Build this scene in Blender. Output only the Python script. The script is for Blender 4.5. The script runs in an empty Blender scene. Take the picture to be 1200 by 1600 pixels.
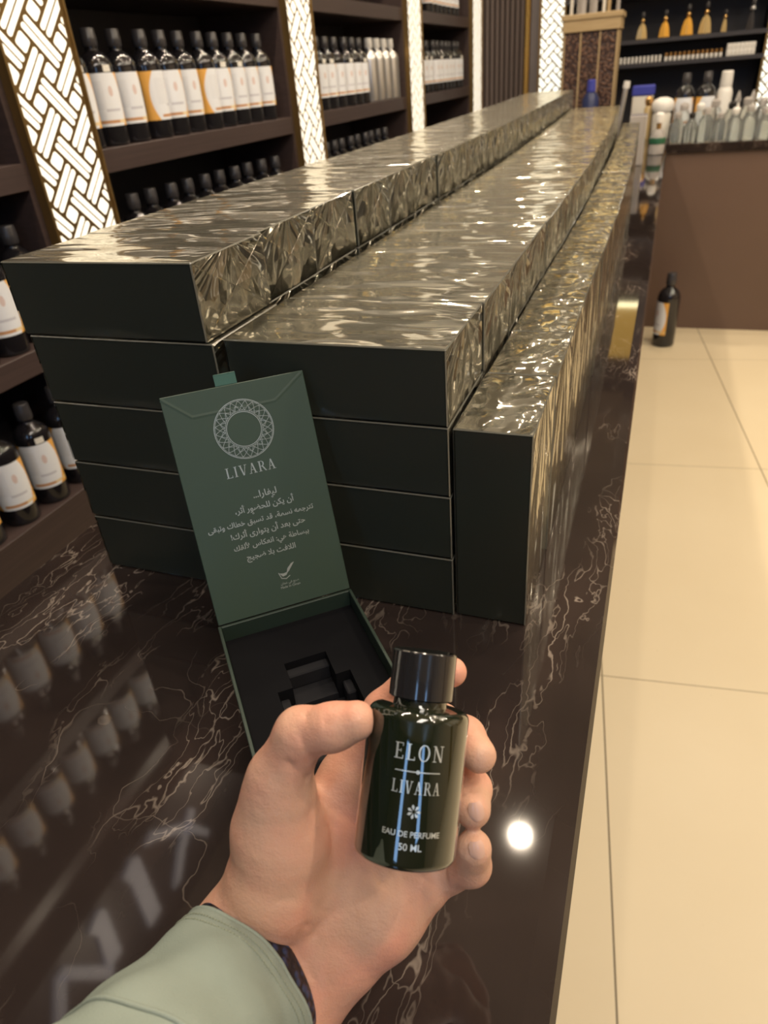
import bpy, math, random
import numpy as np
from mathutils import Vector, Matrix
SC = bpy.context.scene
COL = SC.collection
PI = math.pi
random.seed(7)

# ---------------------------------------------------------------- camera
FPX = 1089.4
CAMC = Vector((0.3078, -0.4417, 0.4055))
EUL = (1.01101, 0.072028, 0.340179)
cam = bpy.data.cameras.new('camera'); camo = bpy.data.objects.new('camera', cam); COL.objects.link(camo)
camo.location = CAMC; camo.rotation_euler = EUL
cam.sensor_fit = 'VERTICAL'; cam.sensor_height = 36; cam.lens = FPX / 1600 * 36
cam.clip_start = 0.02; cam.clip_end = 60
cam.dof.use_dof = True; cam.dof.focus_distance = 0.44; cam.dof.aperture_fstop = 11.0
SC.camera = camo
from mathutils import Euler
CR = Euler(EUL, 'XYZ').to_matrix()

# ---------------------------------------------------------------- light
SC.view_settings.view_transform = 'Standard'; SC.view_settings.look = 'None'
SC.view_settings.gamma = 1; SC.view_settings.exposure = 0.25
try: SC.view_settings.use_curve_mapping = False
except Exception: pass
W = bpy.data.worlds.new('world'); SC.world = W; W.use_nodes = True
W.node_tree.nodes['Background'].inputs[0].default_value = (1.0, 0.90, 0.76, 1)
W.node_tree.nodes['Background'].inputs[1].default_value = 0.32
CEIL = 2.05
FLOOR = -0.955
def area(name, loc, size, power, col, shape='DISK', rot=(0,0,0), sy=None):
    l = bpy.data.lights.new(name, 'AREA'); l.shape = shape; l.size = size; l.energy = power; l.color = col
    if sy: l.size_y = sy
    o = bpy.data.objects.new(name, l); o.location = loc; o.rotation_euler = rot; COL.objects.link(o); return o
WARM = (1.0, 0.84, 0.64)
DOWN = [(0.10, 1.145), (-.62, 1.05), (-.62, 2.4), (1.5, 4.0), (.9, 2.5), (.9, 1.0), (1.9, -.3), (3.1, 1.9), (-0.62, 0.35), (-0.62, 1.75), (-0.62, 3.1), (-0.5, 4.4), (0.55, 4.35), (1.3, 0.2),
        (1.3, 1.8), (1.3, 3.2), (2.4, 1.0), (2.4, 2.8)]
for (x, y) in DOWN:
    area('downlight_lamp', (x, y, CEIL-0.02), 0.055 if x > 0 else .09, 8.0, WARM)
area('added_soft_fill', (0.9, -0.9, CEIL-0.02), 0.5, 26, (1.0, 0.90, 0.78), 'RECTANGLE', sy=1.6)  # broad soft fill added for ambient light, no fitting behind it
area('added_soft_fill', (2.0, 2.2, CEIL-0.02), 0.6, 26, (1.0, 0.86, 0.66), 'RECTANGLE', sy=2.4)  # second added fill, over the right of the room

# ---------------------------------------------------------------- materials
def mat(name, base=(.5,.5,.5), rough=.5, metal=0, coat=0, emis=None, es=0, spec=.5, trans=0, ior=1.45, coat_rough=.03):
    m = bpy.data.materials.new(name); m.use_nodes = True
    b = m.node_tree.nodes['Principled BSDF']
    b.inputs['Base Color'].default_value = (*base, 1); b.inputs['Roughness'].default_value = rough
    b.inputs['Metallic'].default_value = metal; b.inputs['Coat Weight'].default_value = coat
    b.inputs['Coat Roughness'].default_value = coat_rough
    b.inputs['Specular IOR Level'].default_value = spec; b.inputs['Transmission Weight'].default_value = trans
    b.inputs['IOR'].default_value = ior
    if emis: b.inputs['Emission Color'].default_value = (*emis, 1); b.inputs['Emission Strength'].default_value = es
    return m
class NT:
    def __init__(s, m): s.t = m.node_tree; s.n = s.t.nodes; s.l = s.t.links; s.b = s.n.get('Principled BSDF')
    def add(s, ty, **k):
        n = s.n.new(ty)
        for a, v in k.items():
            if a.startswith('i_'):
                key = a[2:]; key = int(key) if key.isdigit() else key.replace('_', ' ')
                n.inputs[key].default_value = v
            else: setattr(n, a, v)
        return n
    def link(s, a, b): s.l.new(a, b)
    def math(s, op, a, b=None, c=None, clamp=False):
        n = s.n.new('ShaderNodeMath'); n.operation = op; n.use_clamp = clamp
        for i, v in enumerate((a, b, c)):
            if v is None: continue
            if isinstance(v, (int, float)): n.inputs[i].default_value = v
            else: s.l.new(v, n.inputs[i])
        return n.outputs[0]
    def mix(s, f, a, b):
        n = s.n.new('ShaderNodeMix'); n.data_type = 'RGBA'
        for i, v in ((0, f), (6, a), (7, b)):
            if isinstance(v, (int, float)): n.inputs[i].default_value = v
            elif isinstance(v, tuple): n.inputs[i].default_value = (*v, 1)
            else: s.l.new(v, n.inputs[i])
        return n.outputs[2]
    def step(s, v, e0, e1):
        n = s.n.new('ShaderNodeMapRange'); n.interpolation_type = 'SMOOTHSTEP'
        s.l.new(v, n.inputs[0]); n.inputs[1].default_value = e0; n.inputs[2].default_value = e1
        return n.outputs[0]
    def obj(s, scale=(1,1,1), out='Object', rot=(0,0,0)):
        c = s.n.new('ShaderNodeTexCoord'); m = s.n.new('ShaderNodeMapping'); s.l.new(c.outputs[out], m.inputs[0])
        m.inputs['Scale'].default_value = scale; m.inputs['Rotation'].default_value = rot; return m.outputs[0]
    def noise(s, vec, scale, detail=3, rough=.5, dist=0):
        n = s.n.new('ShaderNodeTexNoise'); s.l.new(vec, n.inputs['Vector']); n.inputs['Scale'].default_value = scale
        n.inputs['Detail'].default_value = detail; n.inputs['Roughness'].default_value = rough
        n.inputs['Distortion'].default_value = dist; return n.outputs[0]
    def bump(s, h, strength, dist=.001, to=None):
        n = s.n.new('ShaderNodeBump'); n.inputs['Strength'].default_value = strength; n.inputs['Distance'].default_value = dist
        s.l.new(h, n.inputs['Height'])
        s.l.new(n.outputs[0], (to or s.b).inputs['Normal']); return n

M = {}
M['carton'] = mat('carton_green', (0.039, 0.045, 0.036), .42)
k = NT(M['carton']); k.bump(k.noise(k.obj(), 900, 2), .08, .0002)
M['lid_green'] = mat('lid_green', (0.036, 0.062, 0.044), .5)
k = NT(M['lid_green']); k.bump(k.noise(k.obj(), 700, 2), .12, .0002)
M['tray'] = mat('tray_green', (.020, .034, .025), .5)
M['ribbon'] = mat('ribbon_satin', (0.05, 0.12, 0.09), .35)
M['velvet'] = mat('black_velvet', (0.006, 0.006, 0.007), .95, spec=.1)
M['velvet_edge'] = mat('black_velvet_card', (0.016, 0.016, 0.018), .9, spec=.15)
M['foil'] = mat('silver_foil', (.42, .46, .43), .4, metal=.5)
M['black_gloss'] = mat('black_plastic', (.012, .011, .011), .16, coat=.6)
M['black_cap'] = mat('black_cap_metal', (.03, .028, .028), .16, metal=.4, coat=1)
M['bottle_black'] = mat('bottle_black', (.012, .011, .013), .09, coat=.5)
M['cap_grey'] = mat('cap_dark', (.045, .042, .045), .25)
M['alu'] = mat('brushed_aluminium', (.62, .61, .60), .34, metal=.9)
M['white'] = mat('white_plastic', (.78, .76, .72), .4)
M['cream'] = mat('sticker_paper', (.72, .69, .62), .6)
M['wood_dark'] = mat('dark_wood', (.050, .034, .032), .42)
k = NT(M['wood_dark']); v = k.noise(k.obj((3, .25, 12)), 12, 4)
k.link(k.mix(v, (.036, .024, .023), (.078, .052, .047)), k.b.inputs['Base Color'])
M['back_panel'] = mat('shelf_back', (.034, .031, .037), .5)
M['bronze'] = mat('bronze_sheet', (.34, .22, .085), .35, metal=.85)
M['bronze_dark'] = mat('bronze_dark', (.10, .062, .032), .4, metal=.7)
M['slot'] = mat('lit_diffuser', (.8, .8, .75), .5, emis=(1.0, .91, .74), es=.88)
M['slot_cool'] = mat('lit_diffuser_bright', (.8, .8, .75), .5, emis=(.97, .98, .86), es=1.1)
M['flute'] = mat('fluted_wood', (.095, .070, .062), .5)
M['brass'] = mat('polished_brass', (.75, .48, .15), .22, metal=1)
M['greywall'] = mat('grey_wall', (.16, .14, .14), .6)
M['ceiling'] = mat('ceiling_paint', (.55, .49, .42), .8)
M['wallpaint'] = mat('wall_paint', (.50, .40, .28), .7)
M['oak'] = mat('oak', (.42, .30, .16), .5)
k = NT(M['oak']); v = k.noise(k.obj((1, 1, 14)), 14, 3); k.link(k.mix(v, (.36, .25, .12), (.52, .39, .22)), k.b.inputs['Base Color'])
M['beans'] = mat('coffee_beans', (.1, .05, .03), .4)
k = NT(M['beans']); vo = k.add('ShaderNodeTexVoronoi', i_Scale=75.0); k.link(k.obj(), vo.inputs['Vector'])
k.link(k.mix(k.step(vo.outputs[0], .1, .6), (.22, .115, .07), (.035, .016, .012)), k.b.inputs['Base Color']); k.bump(vo.outputs[0], .8, -.004)
M['amber'] = mat('amber_liquid', (.80, .42, .07), .12, coat=.8)
M['amber_light'] = mat('pale_amber', (.55, .40, .18), .12, coat=.8)
M['gold'] = mat('gold_cap', (.80, .50, .20), .25, metal=1)
M['blue'] = mat('blue_plastic', (.05, .06, .35), .35)
M['navy'] = mat('navy_plastic', (.02, .03, .10), .3)
M['clear'] = mat('clear_glass', (.93, .97, .95), .03, trans=.92, ior=1.35)
M['clear_tube'] = mat('clear_acrylic', (.62, .58, .55), .12, trans=.5, ior=1.2)
M['green_label'] = mat('green_label', (.02, .10, .05), .4)
M['brown_front'] = mat('brown_laminate', (.125, .078, .056), .38)
k = NT(M['brown_front']); v = k.noise(k.obj(), 1.6, 3); k.link(k.mix(v, (.10, .062, .045), (.155, .098, .072)), k.b.inputs['Base Color'])
M['cabinet'] = mat('cabinet_brown', (.06, .04, .033), .45)
# floor tiles : real size 0.6 x 1.18 m, laid at 6.5 degrees to the counter
M['floor'] = mat('cream_tile', (.62, .52, .35), .45)
k = NT(M['floor']); co = k.obj(out='Object'); sp = k.add('ShaderNodeSeparateXYZ'); 
rot = k.add('ShaderNodeVectorRotate', rotation_type='Z_AXIS', i_Angle=-0.1136); k.link(co, rot.inputs[0]); k.link(rot.outputs[0], sp.inputs[0])
def seam(axis, off, pitch, wid):
    f = k.math('FRACT', k.math('DIVIDE', k.math('SUBTRACT', axis, off), pitch))
    d = k.math('MULTIPLY', k.math('SUBTRACT', .5, k.math('ABSOLUTE', k.math('SUBTRACT', f, .5))), pitch)
    return k.math('SUBTRACT', 1.0, k.step(d, wid*.4, wid))
SX = seam(sp.outputs[0], 0.4195, .6105, .0028); SY = seam(sp.outputs[1], 0.909, 1.175, .0022)
g = k.math('MAXIMUM', SX, k.math('MULTIPLY', SY, .8))
n1 = k.noise(co, 1.6, 4); n2 = k.noise(co, 60, 4, .7)
basec = k.mix(n1, (.60, .50, .33), (.70, .605, .43)); basec = k.mix(k.step(n2, .70, .80), basec, (.36, .27, .16))
k.link(k.mix(k.math('MULTIPLY', g, .9), basec, (.12, .09, .05)), k.b.inputs['Base Color']); k.bump(k.math('SUBTRACT', 1.0, g), .3, .001)
# marble
M['marble'] = mat('dark_marble', (.02, .016, .015), .045, spec=.75, coat=.0)
k = NT(M['marble']); co = k.obj(out='Object')
w1 = k.add('ShaderNodeTexNoise', i_Scale=7.0, i_Detail=4.0); k.link(co, w1.inputs['Vector'])
w2 = k.add('ShaderNodeTexNoise', i_Scale=60.0, i_Detail=3.0); k.link(co, w2.inputs['Vector'])
def vadd(a, b, s):
    m1 = k.add('ShaderNodeVectorMath', operation='MULTIPLY_ADD'); k.link(b, m1.inputs[0]); m1.inputs[1].default_value = (s, s, s); k.link(a, m1.inputs[2]); return m1.outputs[0]
wc = vadd(vadd(co, w1.outputs[1], .075), w2.outputs[1], .007)
def veins(sx, sy, sc, wid, off):
    mp = k.add('ShaderNodeMapping'); k.link(wc, mp.inputs[0]); mp.inputs['Scale'].default_value = (sx, sy, 1); mp.inputs['Location'].default_value = off
    mp.inputs['Rotation'].default_value = (0, 0, .14)
    n = k.noise(mp.outputs[0], sc, 2, .45)
    d = k.math('ABSOLUTE', k.math('SUBTRACT', n, .5))
    return k.math('SUBTRACT', 1.0, k.step(d, 0.0, wid))
mk_ = k.add('ShaderNodeMapping'); k.link(wc, mk_.inputs[0]); mk_.inputs['Scale'].default_value = (1, .28, 1); mk_.inputs['Location'].default_value = (.31, .2, 0)
m1 = k.step(k.noise(mk_.outputs[0], 11, 2), .47, .62)
mk2 = k.add('ShaderNodeMapping'); k.link(co, mk2.inputs[0]); mk2.inputs['Location'].default_value = (5.3, 2.1, 0)
m2 = k.step(k.noise(mk2.outputs[0], 6, 2), .50, .68)
va = k.math('MULTIPLY', veins(1, .16, 42, .012, (0, 0, 0)), m1)
vb = k.math('MULTIPLY', veins(1, .16, 75, .016, (3, 1, 0)), m1)
vc = k.math('MULTIPLY', veins(.8, .7, 16, .004, (1, 7, 0)), m2)
vv = k.math('MAXIMUM', va, k.math('MAXIMUM', k.math('MULTIPLY', vb, .75), k.math('MULTIPLY', vc, .35)))
bs = k.mix(k.noise(co, 9, 4), (.012, .009, .0085), (.034, .024, .021))
bs = k.mix(k.math('MULTIPLY', m1, .35), bs, (.055, .036, .030))
k.link(k.mix(k.math('MULTIPLY', vv, .62), bs, (.40, .33, .27)), k.b.inputs['Base Color'])
# films
def film(name, kind):
    m = bpy.data.materials.new(name); m.use_nodes = True; k = NT(m); k.n.remove(k.b)
    out = k.n['Material Output']
    tr = k.add('ShaderNodeBsdfTransparent'); tr.inputs[0].default_value = (.98, .97, .93, 1)
    gl = k.add('ShaderNodeBsdfGlossy'); gl.inputs['Roughness'].default_value = .07 if kind != 'flat' else .2
    gl.inputs['Color'].default_value = (1, .965, .86, 1)
    mx = k.add('ShaderNodeMixShader'); fr = k.add('ShaderNodeFresnel', i_IOR=1.55)
    oi = k.add('ShaderNodeObjectInfo')
    uv = k.add('ShaderNodeTexCoord'); 
    def rv(scale, offs=11.0):
        mp = k.add('ShaderNodeMapping'); k.link(uv.outputs['UV'], mp.inputs[0]); mp.inputs['Scale'].default_value = scale
        cb = k.add('ShaderNodeCombineXYZ'); k.link(k.math('MULTIPLY', oi.outputs['Random'], offs), cb.inputs[0]); k.link(k.math('MULTIPLY', oi.outputs['Random'], 37.0), cb.inputs[2])
        k.link(cb.outputs[0], mp.inputs['Location']); return mp.outputs[0]
    su = k.add('ShaderNodeSeparateXYZ'); k.link(uv.outputs['UV'], su.inputs[0]); U, V = su.outputs[0], su.outputs[1]
    def cells(vec, scale, rnd=1.0):      # piecewise linear facets, like creased film
        v_ = k.add('ShaderNodeTexVoronoi', i_Scale=scale); v_.inputs['Randomness'].default_value = rnd; k.link(vec, v_.inputs['Vector']); return v_.outputs[0]
    def warp(vec, sc, amt):
        n = k.add('ShaderNodeTexNoise', i_Scale=sc, i_Detail=1.0); k.link(vec, n.inputs['Vector'])
        m1 = k.add('ShaderNodeVectorMath', operation='MULTIPLY_ADD'); k.link(n.outputs[1], m1.inputs[0]); m1.inputs[1].default_value = (amt, amt, amt); k.link(vec, m1.inputs[2]); return m1.outputs[0]
    if kind == 'top':       # long pulled wrinkles across the box, fanning from its ends
        base = warp(rv((1, 1, 1)), 1.3, .9)
        def sc_(vec, x, y, r=0.0):
            mp = k.add('ShaderNodeMapping'); k.link(vec, mp.inputs[0]); mp.inputs['Scale'].default_value = (x, y, 1); mp.inputs['Rotation'].default_value = (0, 0, r); return mp.outputs[0]
        h1 = cells(sc_(base, .6, 2.2, .25), 1.0); h2 = cells(sc_(base, 1.0, 5.0, -.35), 1.2); h3 = k.noise(rv((.8, 1.1, 1), 3), 1.2, 1)
        edge = k.step(k.math('ABSOLUTE', U), .15, .9)
        h = k.math('ADD', k.math('MULTIPLY', h1, .55), k.math('ADD', k.math('MULTIPLY', k.math('MULTIPLY', h2, edge), .22), k.math('MULTIPLY', h3, 2.4)))
        st, ds = 1.0, .0036
    elif kind == 'side':    # envelope fold with fanned pleats
        ang = k.math('ARCTAN2', k.math('ADD', k.math('MULTIPLY', V, -1.0), 1.25), k.math('MULTIPLY', U, .8))
        rad = k.math('SQRT', k.math('ADD', k.math('MULTIPLY', U, U), k.math('MULTIPLY', V, V)))
        cb = k.add('ShaderNodeCombineXYZ'); k.link(k.math('MULTIPLY', ang, 3.0), cb.inputs[0]); k.link(k.math('MULTIPLY', rad, .75), cb.inputs[1]); k.link(k.math('MULTIPLY', oi.outputs['Random'], 50.0), cb.inputs[2])
        h1 = cells(warp(cb.outputs[0], 1.0, .5), 1.0); h2 = cells(warp(rv((1.5, .7, 1)), 1.0, .8), 1.0)
        tri = k.math('SUBTRACT', k.math('ABSOLUTE', U), k.math('ABSOLUTE', V))
        fold = k.step(tri, 0, .04)
        h = k.math('ADD', k.math('MULTIPLY', h1, .8), k.math('ADD', k.math('MULTIPLY', h2, .75), k.math('ADD', k.math('MULTIPLY', fold, .08), k.math('MULTIPLY', k.math('MAXIMUM', tri, 0.0), .5))))
        st, ds = 1.0, .0068
    else:
        ang = k.math('ARCTAN2', k.math('ADD', V, 1.02), U)
        low = k.math('SUBTRACT', 1.0, k.step(V, -1.0, -.55))
        cb = k.add('ShaderNodeCombineXYZ'); k.link(k.math('MULTIPLY', ang, 6.0), cb.inputs[0]); k.link(V, cb.inputs[1]); k.link(k.math('MULTIPLY', oi.outputs['Random'], 50.0), cb.inputs[2])
        h = k.math('ADD', k.math('MULTIPLY', k.noise(cb.outputs[0], 3, 2), k.math('MULTIPLY', low, .9)), k.math('MULTIPLY', k.noise(rv((1, 1, 1)), 1.2, 1), .25))
        st, ds = .5, .0035
    bp = k.add('ShaderNodeBump'); bp.inputs['Strength'].default_value = st; bp.inputs['Distance'].default_value = ds
    k.link(h, bp.inputs['Height']); k.link(bp.outputs[0], gl.inputs['Normal']); k.link(bp.outputs[0], fr.inputs['Normal'])
    f = k.math('ADD', k.math('MULTIPLY', fr.outputs[0], {'top': 1.6, 'side': 1.6, 'flat': .4}[kind]), {'top': .16, 'side': .20, 'flat': 0.01}[kind], clamp=True)
    g2 = k.add('ShaderNodeBsdfGlossy'); g2.inputs['Roughness'].default_value = .34; g2.inputs['Color'].default_value = (.62, .59, .50, 1); k.link(bp.outputs[0], g2.inputs['Normal'])
    mg = k.add('ShaderNodeMixShader'); mg.inputs[0].default_value = {'top': .30, 'side': .26, 'flat': 0}[kind]; k.link(gl.outputs[0], mg.inputs[1]); k.link(g2.outputs[0], mg.inputs[2])
    k.link(f, mx.inputs[0]); k.link(tr.outputs[0], mx.inputs[1]); k.link(mg.outputs[0], mx.inputs[2]); k.link(mx.outputs[0], out.inputs[0])
    return m
M['film_top'] = film('clear_film_streaked', 'top'); M['film_side'] = film('clear_film_folded', 'side'); M['film_flat'] = film('clear_film_taut', 'flat')
M['film_edge'] = mat('film_edge', (.13, .125, .10), .22, coat=.6)  # highlight put into the colour, paler than the carton
# bottle label (uv: u around, v up)
M['label'] = mat('label_paper', (.7, .68, .64), .5)
k = NT(M['label']); uvn = k.add('ShaderNodeTexCoord'); su = k.add('ShaderNodeSeparateXYZ'); k.link(uvn.outputs['UV'], su.inputs[0]); U, V = su.outputs[0], su.outputs[1]
curve = k.math('ADD', .14, k.math('MULTIPLY', k.math('POWER', k.math('ABSOLUTE', k.math('SUBTRACT', V, .5)), 2.0), .55))
am = k.math('MAXIMUM', k.math('LESS_THAN', U, curve), k.math('GREATER_THAN', U, k.math('SUBTRACT', 1.10, curve)))
c = k.mix(am, (.80, .82, .86), (.80, .42, .09))
gb = k.math('MULTIPLY', k.math('MULTIPLY', k.math('GREATER_THAN', V, .055), k.math('LESS_THAN', V, .115)), k.math('GREATER_THAN', U, .33))
gb2 = k.math('MULTIPLY', gb, k.math('LESS_THAN', U, .72))
c = k.mix(k.math('MULTIPLY', gb, .8), c, (.80, .58, .25)); c = k.mix(k.math('MULTIPLY', gb2, .8), c, (.50, .20, .07))
ln = k.math('MULTIPLY', k.math('GREATER_THAN', k.math('FRACT', k.math('MULTIPLY', V, 26.0)), .62), k.math('MULTIPLY', k.math('GREATER_THAN', U, .28), k.math('LESS_THAN', U, .52)))
ln = k.math('MULTIPLY', ln, k.math('MULTIPLY', k.math('GREATER_THAN', V, .32), k.math('LESS_THAN', V, .85)))
c = k.mix(k.math('MULTIPLY', ln, .35), c, (.45, .45, .48))
t2 = k.math('MULTIPLY', k.math('MULTIPLY', k.math('GREATER_THAN', V, .28), k.math('LESS_THAN', V, .33)), k.math('MULTIPLY', k.math('GREATER_THAN', U, .5), k.math('LESS_THAN', U, .8)))
c = k.mix(k.math('MULTIPLY', t2, .5), c, (.35, .33, .40))
eu = k.math('DIVIDE', k.math('SUBTRACT', U, .66), .045); ev = k.math('DIVIDE', k.math('SUBTRACT', V, .66), .10)
em = k.math('LESS_THAN', k.math('ADD', k.math('MULTIPLY', eu, eu), k.math('MULTIPLY', ev, ev)), 1.0)
c = k.mix(k.math('MULTIPLY', em, .6), c, (.62, .38, .30)); k.link(c, k.b.inputs['Base Color'])
# skin, cloth
M['skin'] = mat('skin', (.62, .34, .235), .48, spec=.4)
k = NT(M['skin']); co = k.obj(); n1 = k.noise(co, 28, 3); n2 = k.noise(co, 900, 2); n3 = k.noise(co, 170, 4, .6)
k.link(k.mix(k.step(n1, .3, .72), (.60, .36, .25), (.66, .31, .215)), k.b.inputs['Base Color'])
k.b.inputs['Subsurface Weight'].default_value = .12; k.b.inputs['Subsurface Radius'].default_value = (.008, .003, .0015); k.b.inputs['Subsurface Scale'].default_value = 1.0
k.bump(k.math('ADD', k.math('MULTIPLY', n2, .25), n3), .45, .0014)
M['nail'] = mat('finger_nail', (.68, .42, .32), .25, coat=.3)
M['sleeve'] = mat('sage_cotton', (.30, .34, .28), .85, spec=.2)
k = NT(M['sleeve']); wv = k.noise(k.obj(), 1200, 2); wr = k.noise(k.obj((1, 1, 1)), 22, 3)
k.link(k.mix(wr, (.195, .235, .205), (.265, .305, .265)), k.b.inputs['Base Color']); k.bump(k.math('ADD', k.math('MULTIPLY', wv, .15), wr), .5, .004)
M['thread'] = mat('sage_thread', (.24, .27, .21), .9)
M['strap'] = mat('dark_strap', (.015, .02, .035), .35)
k = NT(M['strap']); vo = k.add('ShaderNodeTexVoronoi', i_Scale=260.0); k.link(k.obj(), vo.inputs['Vector']); k.link(k.mix(k.step(vo.outputs[0], .25, .55), (.02, .035, .09), (.008, .008, .012)), k.b.inputs['Base Color']); k.bump(vo.outputs[0], .6, -.001)
M['perfume'] = mat('dark_green_glass', (.010, .014, .007), .05, spec=.8, coat=1)
M['silver_print'] = mat('silver_print', (.72, .74, .68), .35, metal=.6)
M['sign'] = mat('pale_sign_letters', (.6, .6, .66), .5, emis=(.9, .92, 1.0), es=.45)

# ---------------------------------------------------------------- mesh helpers
class MB:
    def __init__(s): s.v = []; s.f = []; s.mi = []; s.uv = []; s.M = Matrix.Identity(4)
    def add(s, vs, fs, mi=0, uvs=None):
        b = len(s.v)
        for p in vs: s.v.append(tuple(s.M @ Vector(p)))
        for i, f in enumerate(fs):
            s.f.append([a + b for a in f]); s.mi.append(mi); s.uv.append(uvs[i] if uvs else [(0, 0)] * len(f))
    def box(s, x0, x1, y0, y1, z0, z1, mi=0, ch=0):
        if ch <= 0:
            v = [(x, y, z) for x in (x0, x1) for y in (y0, y1) for z in (z0, z1)]
            s.add(v, [(0,1,3,2), (4,6,7,5), (0,4,5,1), (2,3,7,6), (0,2,6,4), (1,5,7,3)], mi); return
        # chamfered box
        X, Y, Z = (x0, x1), (y0, y1), (z0, z1); v = []; idx = {}
        for i in (0, 1):
            for j in (0, 1):
                for l in (0, 1):
                    sx, sy, sz = (1, -1)[i], (1, -1)[j], (1, -1)[l]
                    for ax in range(3):
                        p = [X[i] + sx*ch, Y[j] + sy*ch, Z[l] + sz*ch]; p[ax] = (X[i], Y[j], Z[l])[ax]
                        idx[(i, j, l, ax)] = len(v); v.append(tuple(p))
        F = []
        for ax in range(3):
            o = [a for a in range(3) if a != ax]
            for sd in (0, 1):
                c = []
                for a, b in ((0,0), (1,0), (1,1), (0,1)):
                    t = [0, 0, 0]; t[ax] = sd; t[o[0]] = a; t[o[1]] = b; c.append(idx[(*t, ax)])
                F.append(c)
        for ax in range(3):
            o = [a for a in range(3) if a != ax]
            for a in (0, 1):
                for b in (0, 1):
                    t0 = [0,0,0]; t0[o[0]] = a; t0[o[1]] = b; t1 = list(t0); t1[ax] = 1
                    F.append([idx[(*t0, o[0])], idx[(*t1, o[0])], idx[(*t1, o[1])], idx[(*t0, o[1])]])
        for i in (0, 1):
            for j in (0, 1):
                for l in (0, 1): F.append([idx[(i, j, l, a)] for a in range(3)])
        s.add(v, F, mi)
    def lathe(s, prof, n=32, mi=0, c=(0, 0, 0), sx=1, sy=1, cap=True):
        v = []; F = []
        for r, z in prof:
            for i in range(n):
                a = 2 * PI * i / n; v.append((c[0] + r*sx*math.cos(a), c[1] + r*sy*math.sin(a), c[2] + z))
        for j in range(len(prof) - 1):
            for i in range(n):
                a, b = j*n + i, j*n + (i+1) % n; F.append((a, b, b + n, a + n))
        if cap: F.append(tuple(reversed(range(n)))); F.append(tuple((len(prof)-1)*n + i for i in range(n)))
        s.add(v, F, mi)
    def tube(s, pts, r, n=10, mi=0, closed=False):
        pts = [Vector(p) for p in pts]; v = []; F = []; N = len(pts); rr = r if isinstance(r, (list, tuple)) else [r]*N
        up = None
        for i, p in enumerate(pts):
            d = (pts[min(i+1, N-1)] - pts[max(i-1, 0)]) if not closed else (pts[(i+1) % N] - pts[i-1])
            d.normalize()
            if up is None: up = d.orthogonal().normalized()
            up = (up - d * up.dot(d)).normalized(); w = d.cross(up)
            for q in range(n):
                a = 2*PI*q/n; v.append(tuple(p + (up*math.cos(a) + w*math.sin(a)) * rr[i]))
        for i in range(N if closed else N-1):
            for q in range(n):
                a, b = i*n + q, i*n + (q+1) % n; c, d = ((i+1) % N)*n + q, ((i+1) % N)*n + (q+1) % n; F.append((a, b, d, c))
        if not closed: F.append(tuple(reversed(range(n)))); F.append(tuple((N-1)*n + q for q in range(n)))
        s.add(v, F, mi)
    def prism(s, poly, z0, z1, mi=0):
        n = len(poly); v = [(x, y, z0) for x, y in poly] + [(x, y, z1) for x, y in poly]
        F = [tuple(reversed(range(n))), tuple(range(n, 2*n))] + [(i, (i+1) % n, n + (i+1) % n, n + i) for i in range(n)]
        s.add(v, F, mi)
    def build(s, name, mats, parent=None, smooth=False, recalc=True, angle=None):
        me = bpy.data.meshes.new(name); me.from_pydata(s.v, [], s.f)
        if not isinstance(mats, (list, tuple)): mats = [mats]
        for m in mats: me.materials.append(m)
        me.polygons.foreach_set('material_index', s.mi)
        if any(any(u != (0, 0) for u in f) for f in s.uv):
            ul = me.uv_layers.new(name='UVMap'); fl = [c for f in s.uv for u in f for c in u]; ul.data.foreach_set('uv', fl)
        if recalc:
            import bmesh
            bm = bmesh.new(); bm.from_mesh(me); bmesh.ops.recalc_face_normals(bm, faces=bm.faces); bm.to_mesh(me); bm.free()
        if smooth:
            me.polygons.foreach_set('use_smooth', [True]*len(me.polygons))
            if angle: 
                try: me.set_sharp_from_angle(angle=angle)
                except Exception: pass
        me.update()
        o = bpy.data.objects.new(name, me); COL.objects.link(o)
        if parent: o.parent = parent
        return o
def tag(o, label=None, cat=None, group=None, kind=None):
    if label: o['label'] = label
    if cat: o['category'] = cat
    if group: o['group'] = group
    if kind: o['kind'] = kind
    return o
def thing(name, label, cat, loc=(0,0,0), rotz=0, group=None):
    o = bpy.data.objects.new(name, None); COL.objects.link(o); o.empty_display_size = .02
    o.location = loc; o.rotation_euler = (0, 0, rotz); return tag(o, label, cat, group)
def dup(root, loc=None, rotz=None, label=None, group=None, scale=None):
    r = root.copy(); COL.objects.link(r)
    if loc is not None: r.location = loc
    if rotz is not None: r.rotation_euler = (0, 0, rotz)
    if scale: r.scale = (scale,)*3
    if label: r['label'] = label
    if group: r['group'] = group
    for ch in root.children:
        c = ch.copy(); COL.objects.link(c); c.parent = r
        for g in ch.children:
            d = g.copy(); COL.objects.link(d); d.parent = c
    return r
def struct(name, mb, m): return tag(mb.build(name, m), kind='structure')
ORD = ['first','second','third','fourth','fifth','sixth','seventh','eighth','ninth','tenth','eleventh','twelfth','thirteenth','fourteenth','fifteenth','sixteenth','seventeenth','eighteenth','nineteenth','twentieth','twenty-first','twenty-second','twenty-third','twenty-fourth','twenty-fifth','twenty-sixth','twenty-seventh']
def at(px, py, depth):       # a point at a real distance in front of the lens plane, used only to read positions off the photograph
    return CAMC + CR @ Vector(((px-600)/FPX*depth, -(py-800)/FPX*depth, -depth))

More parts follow.
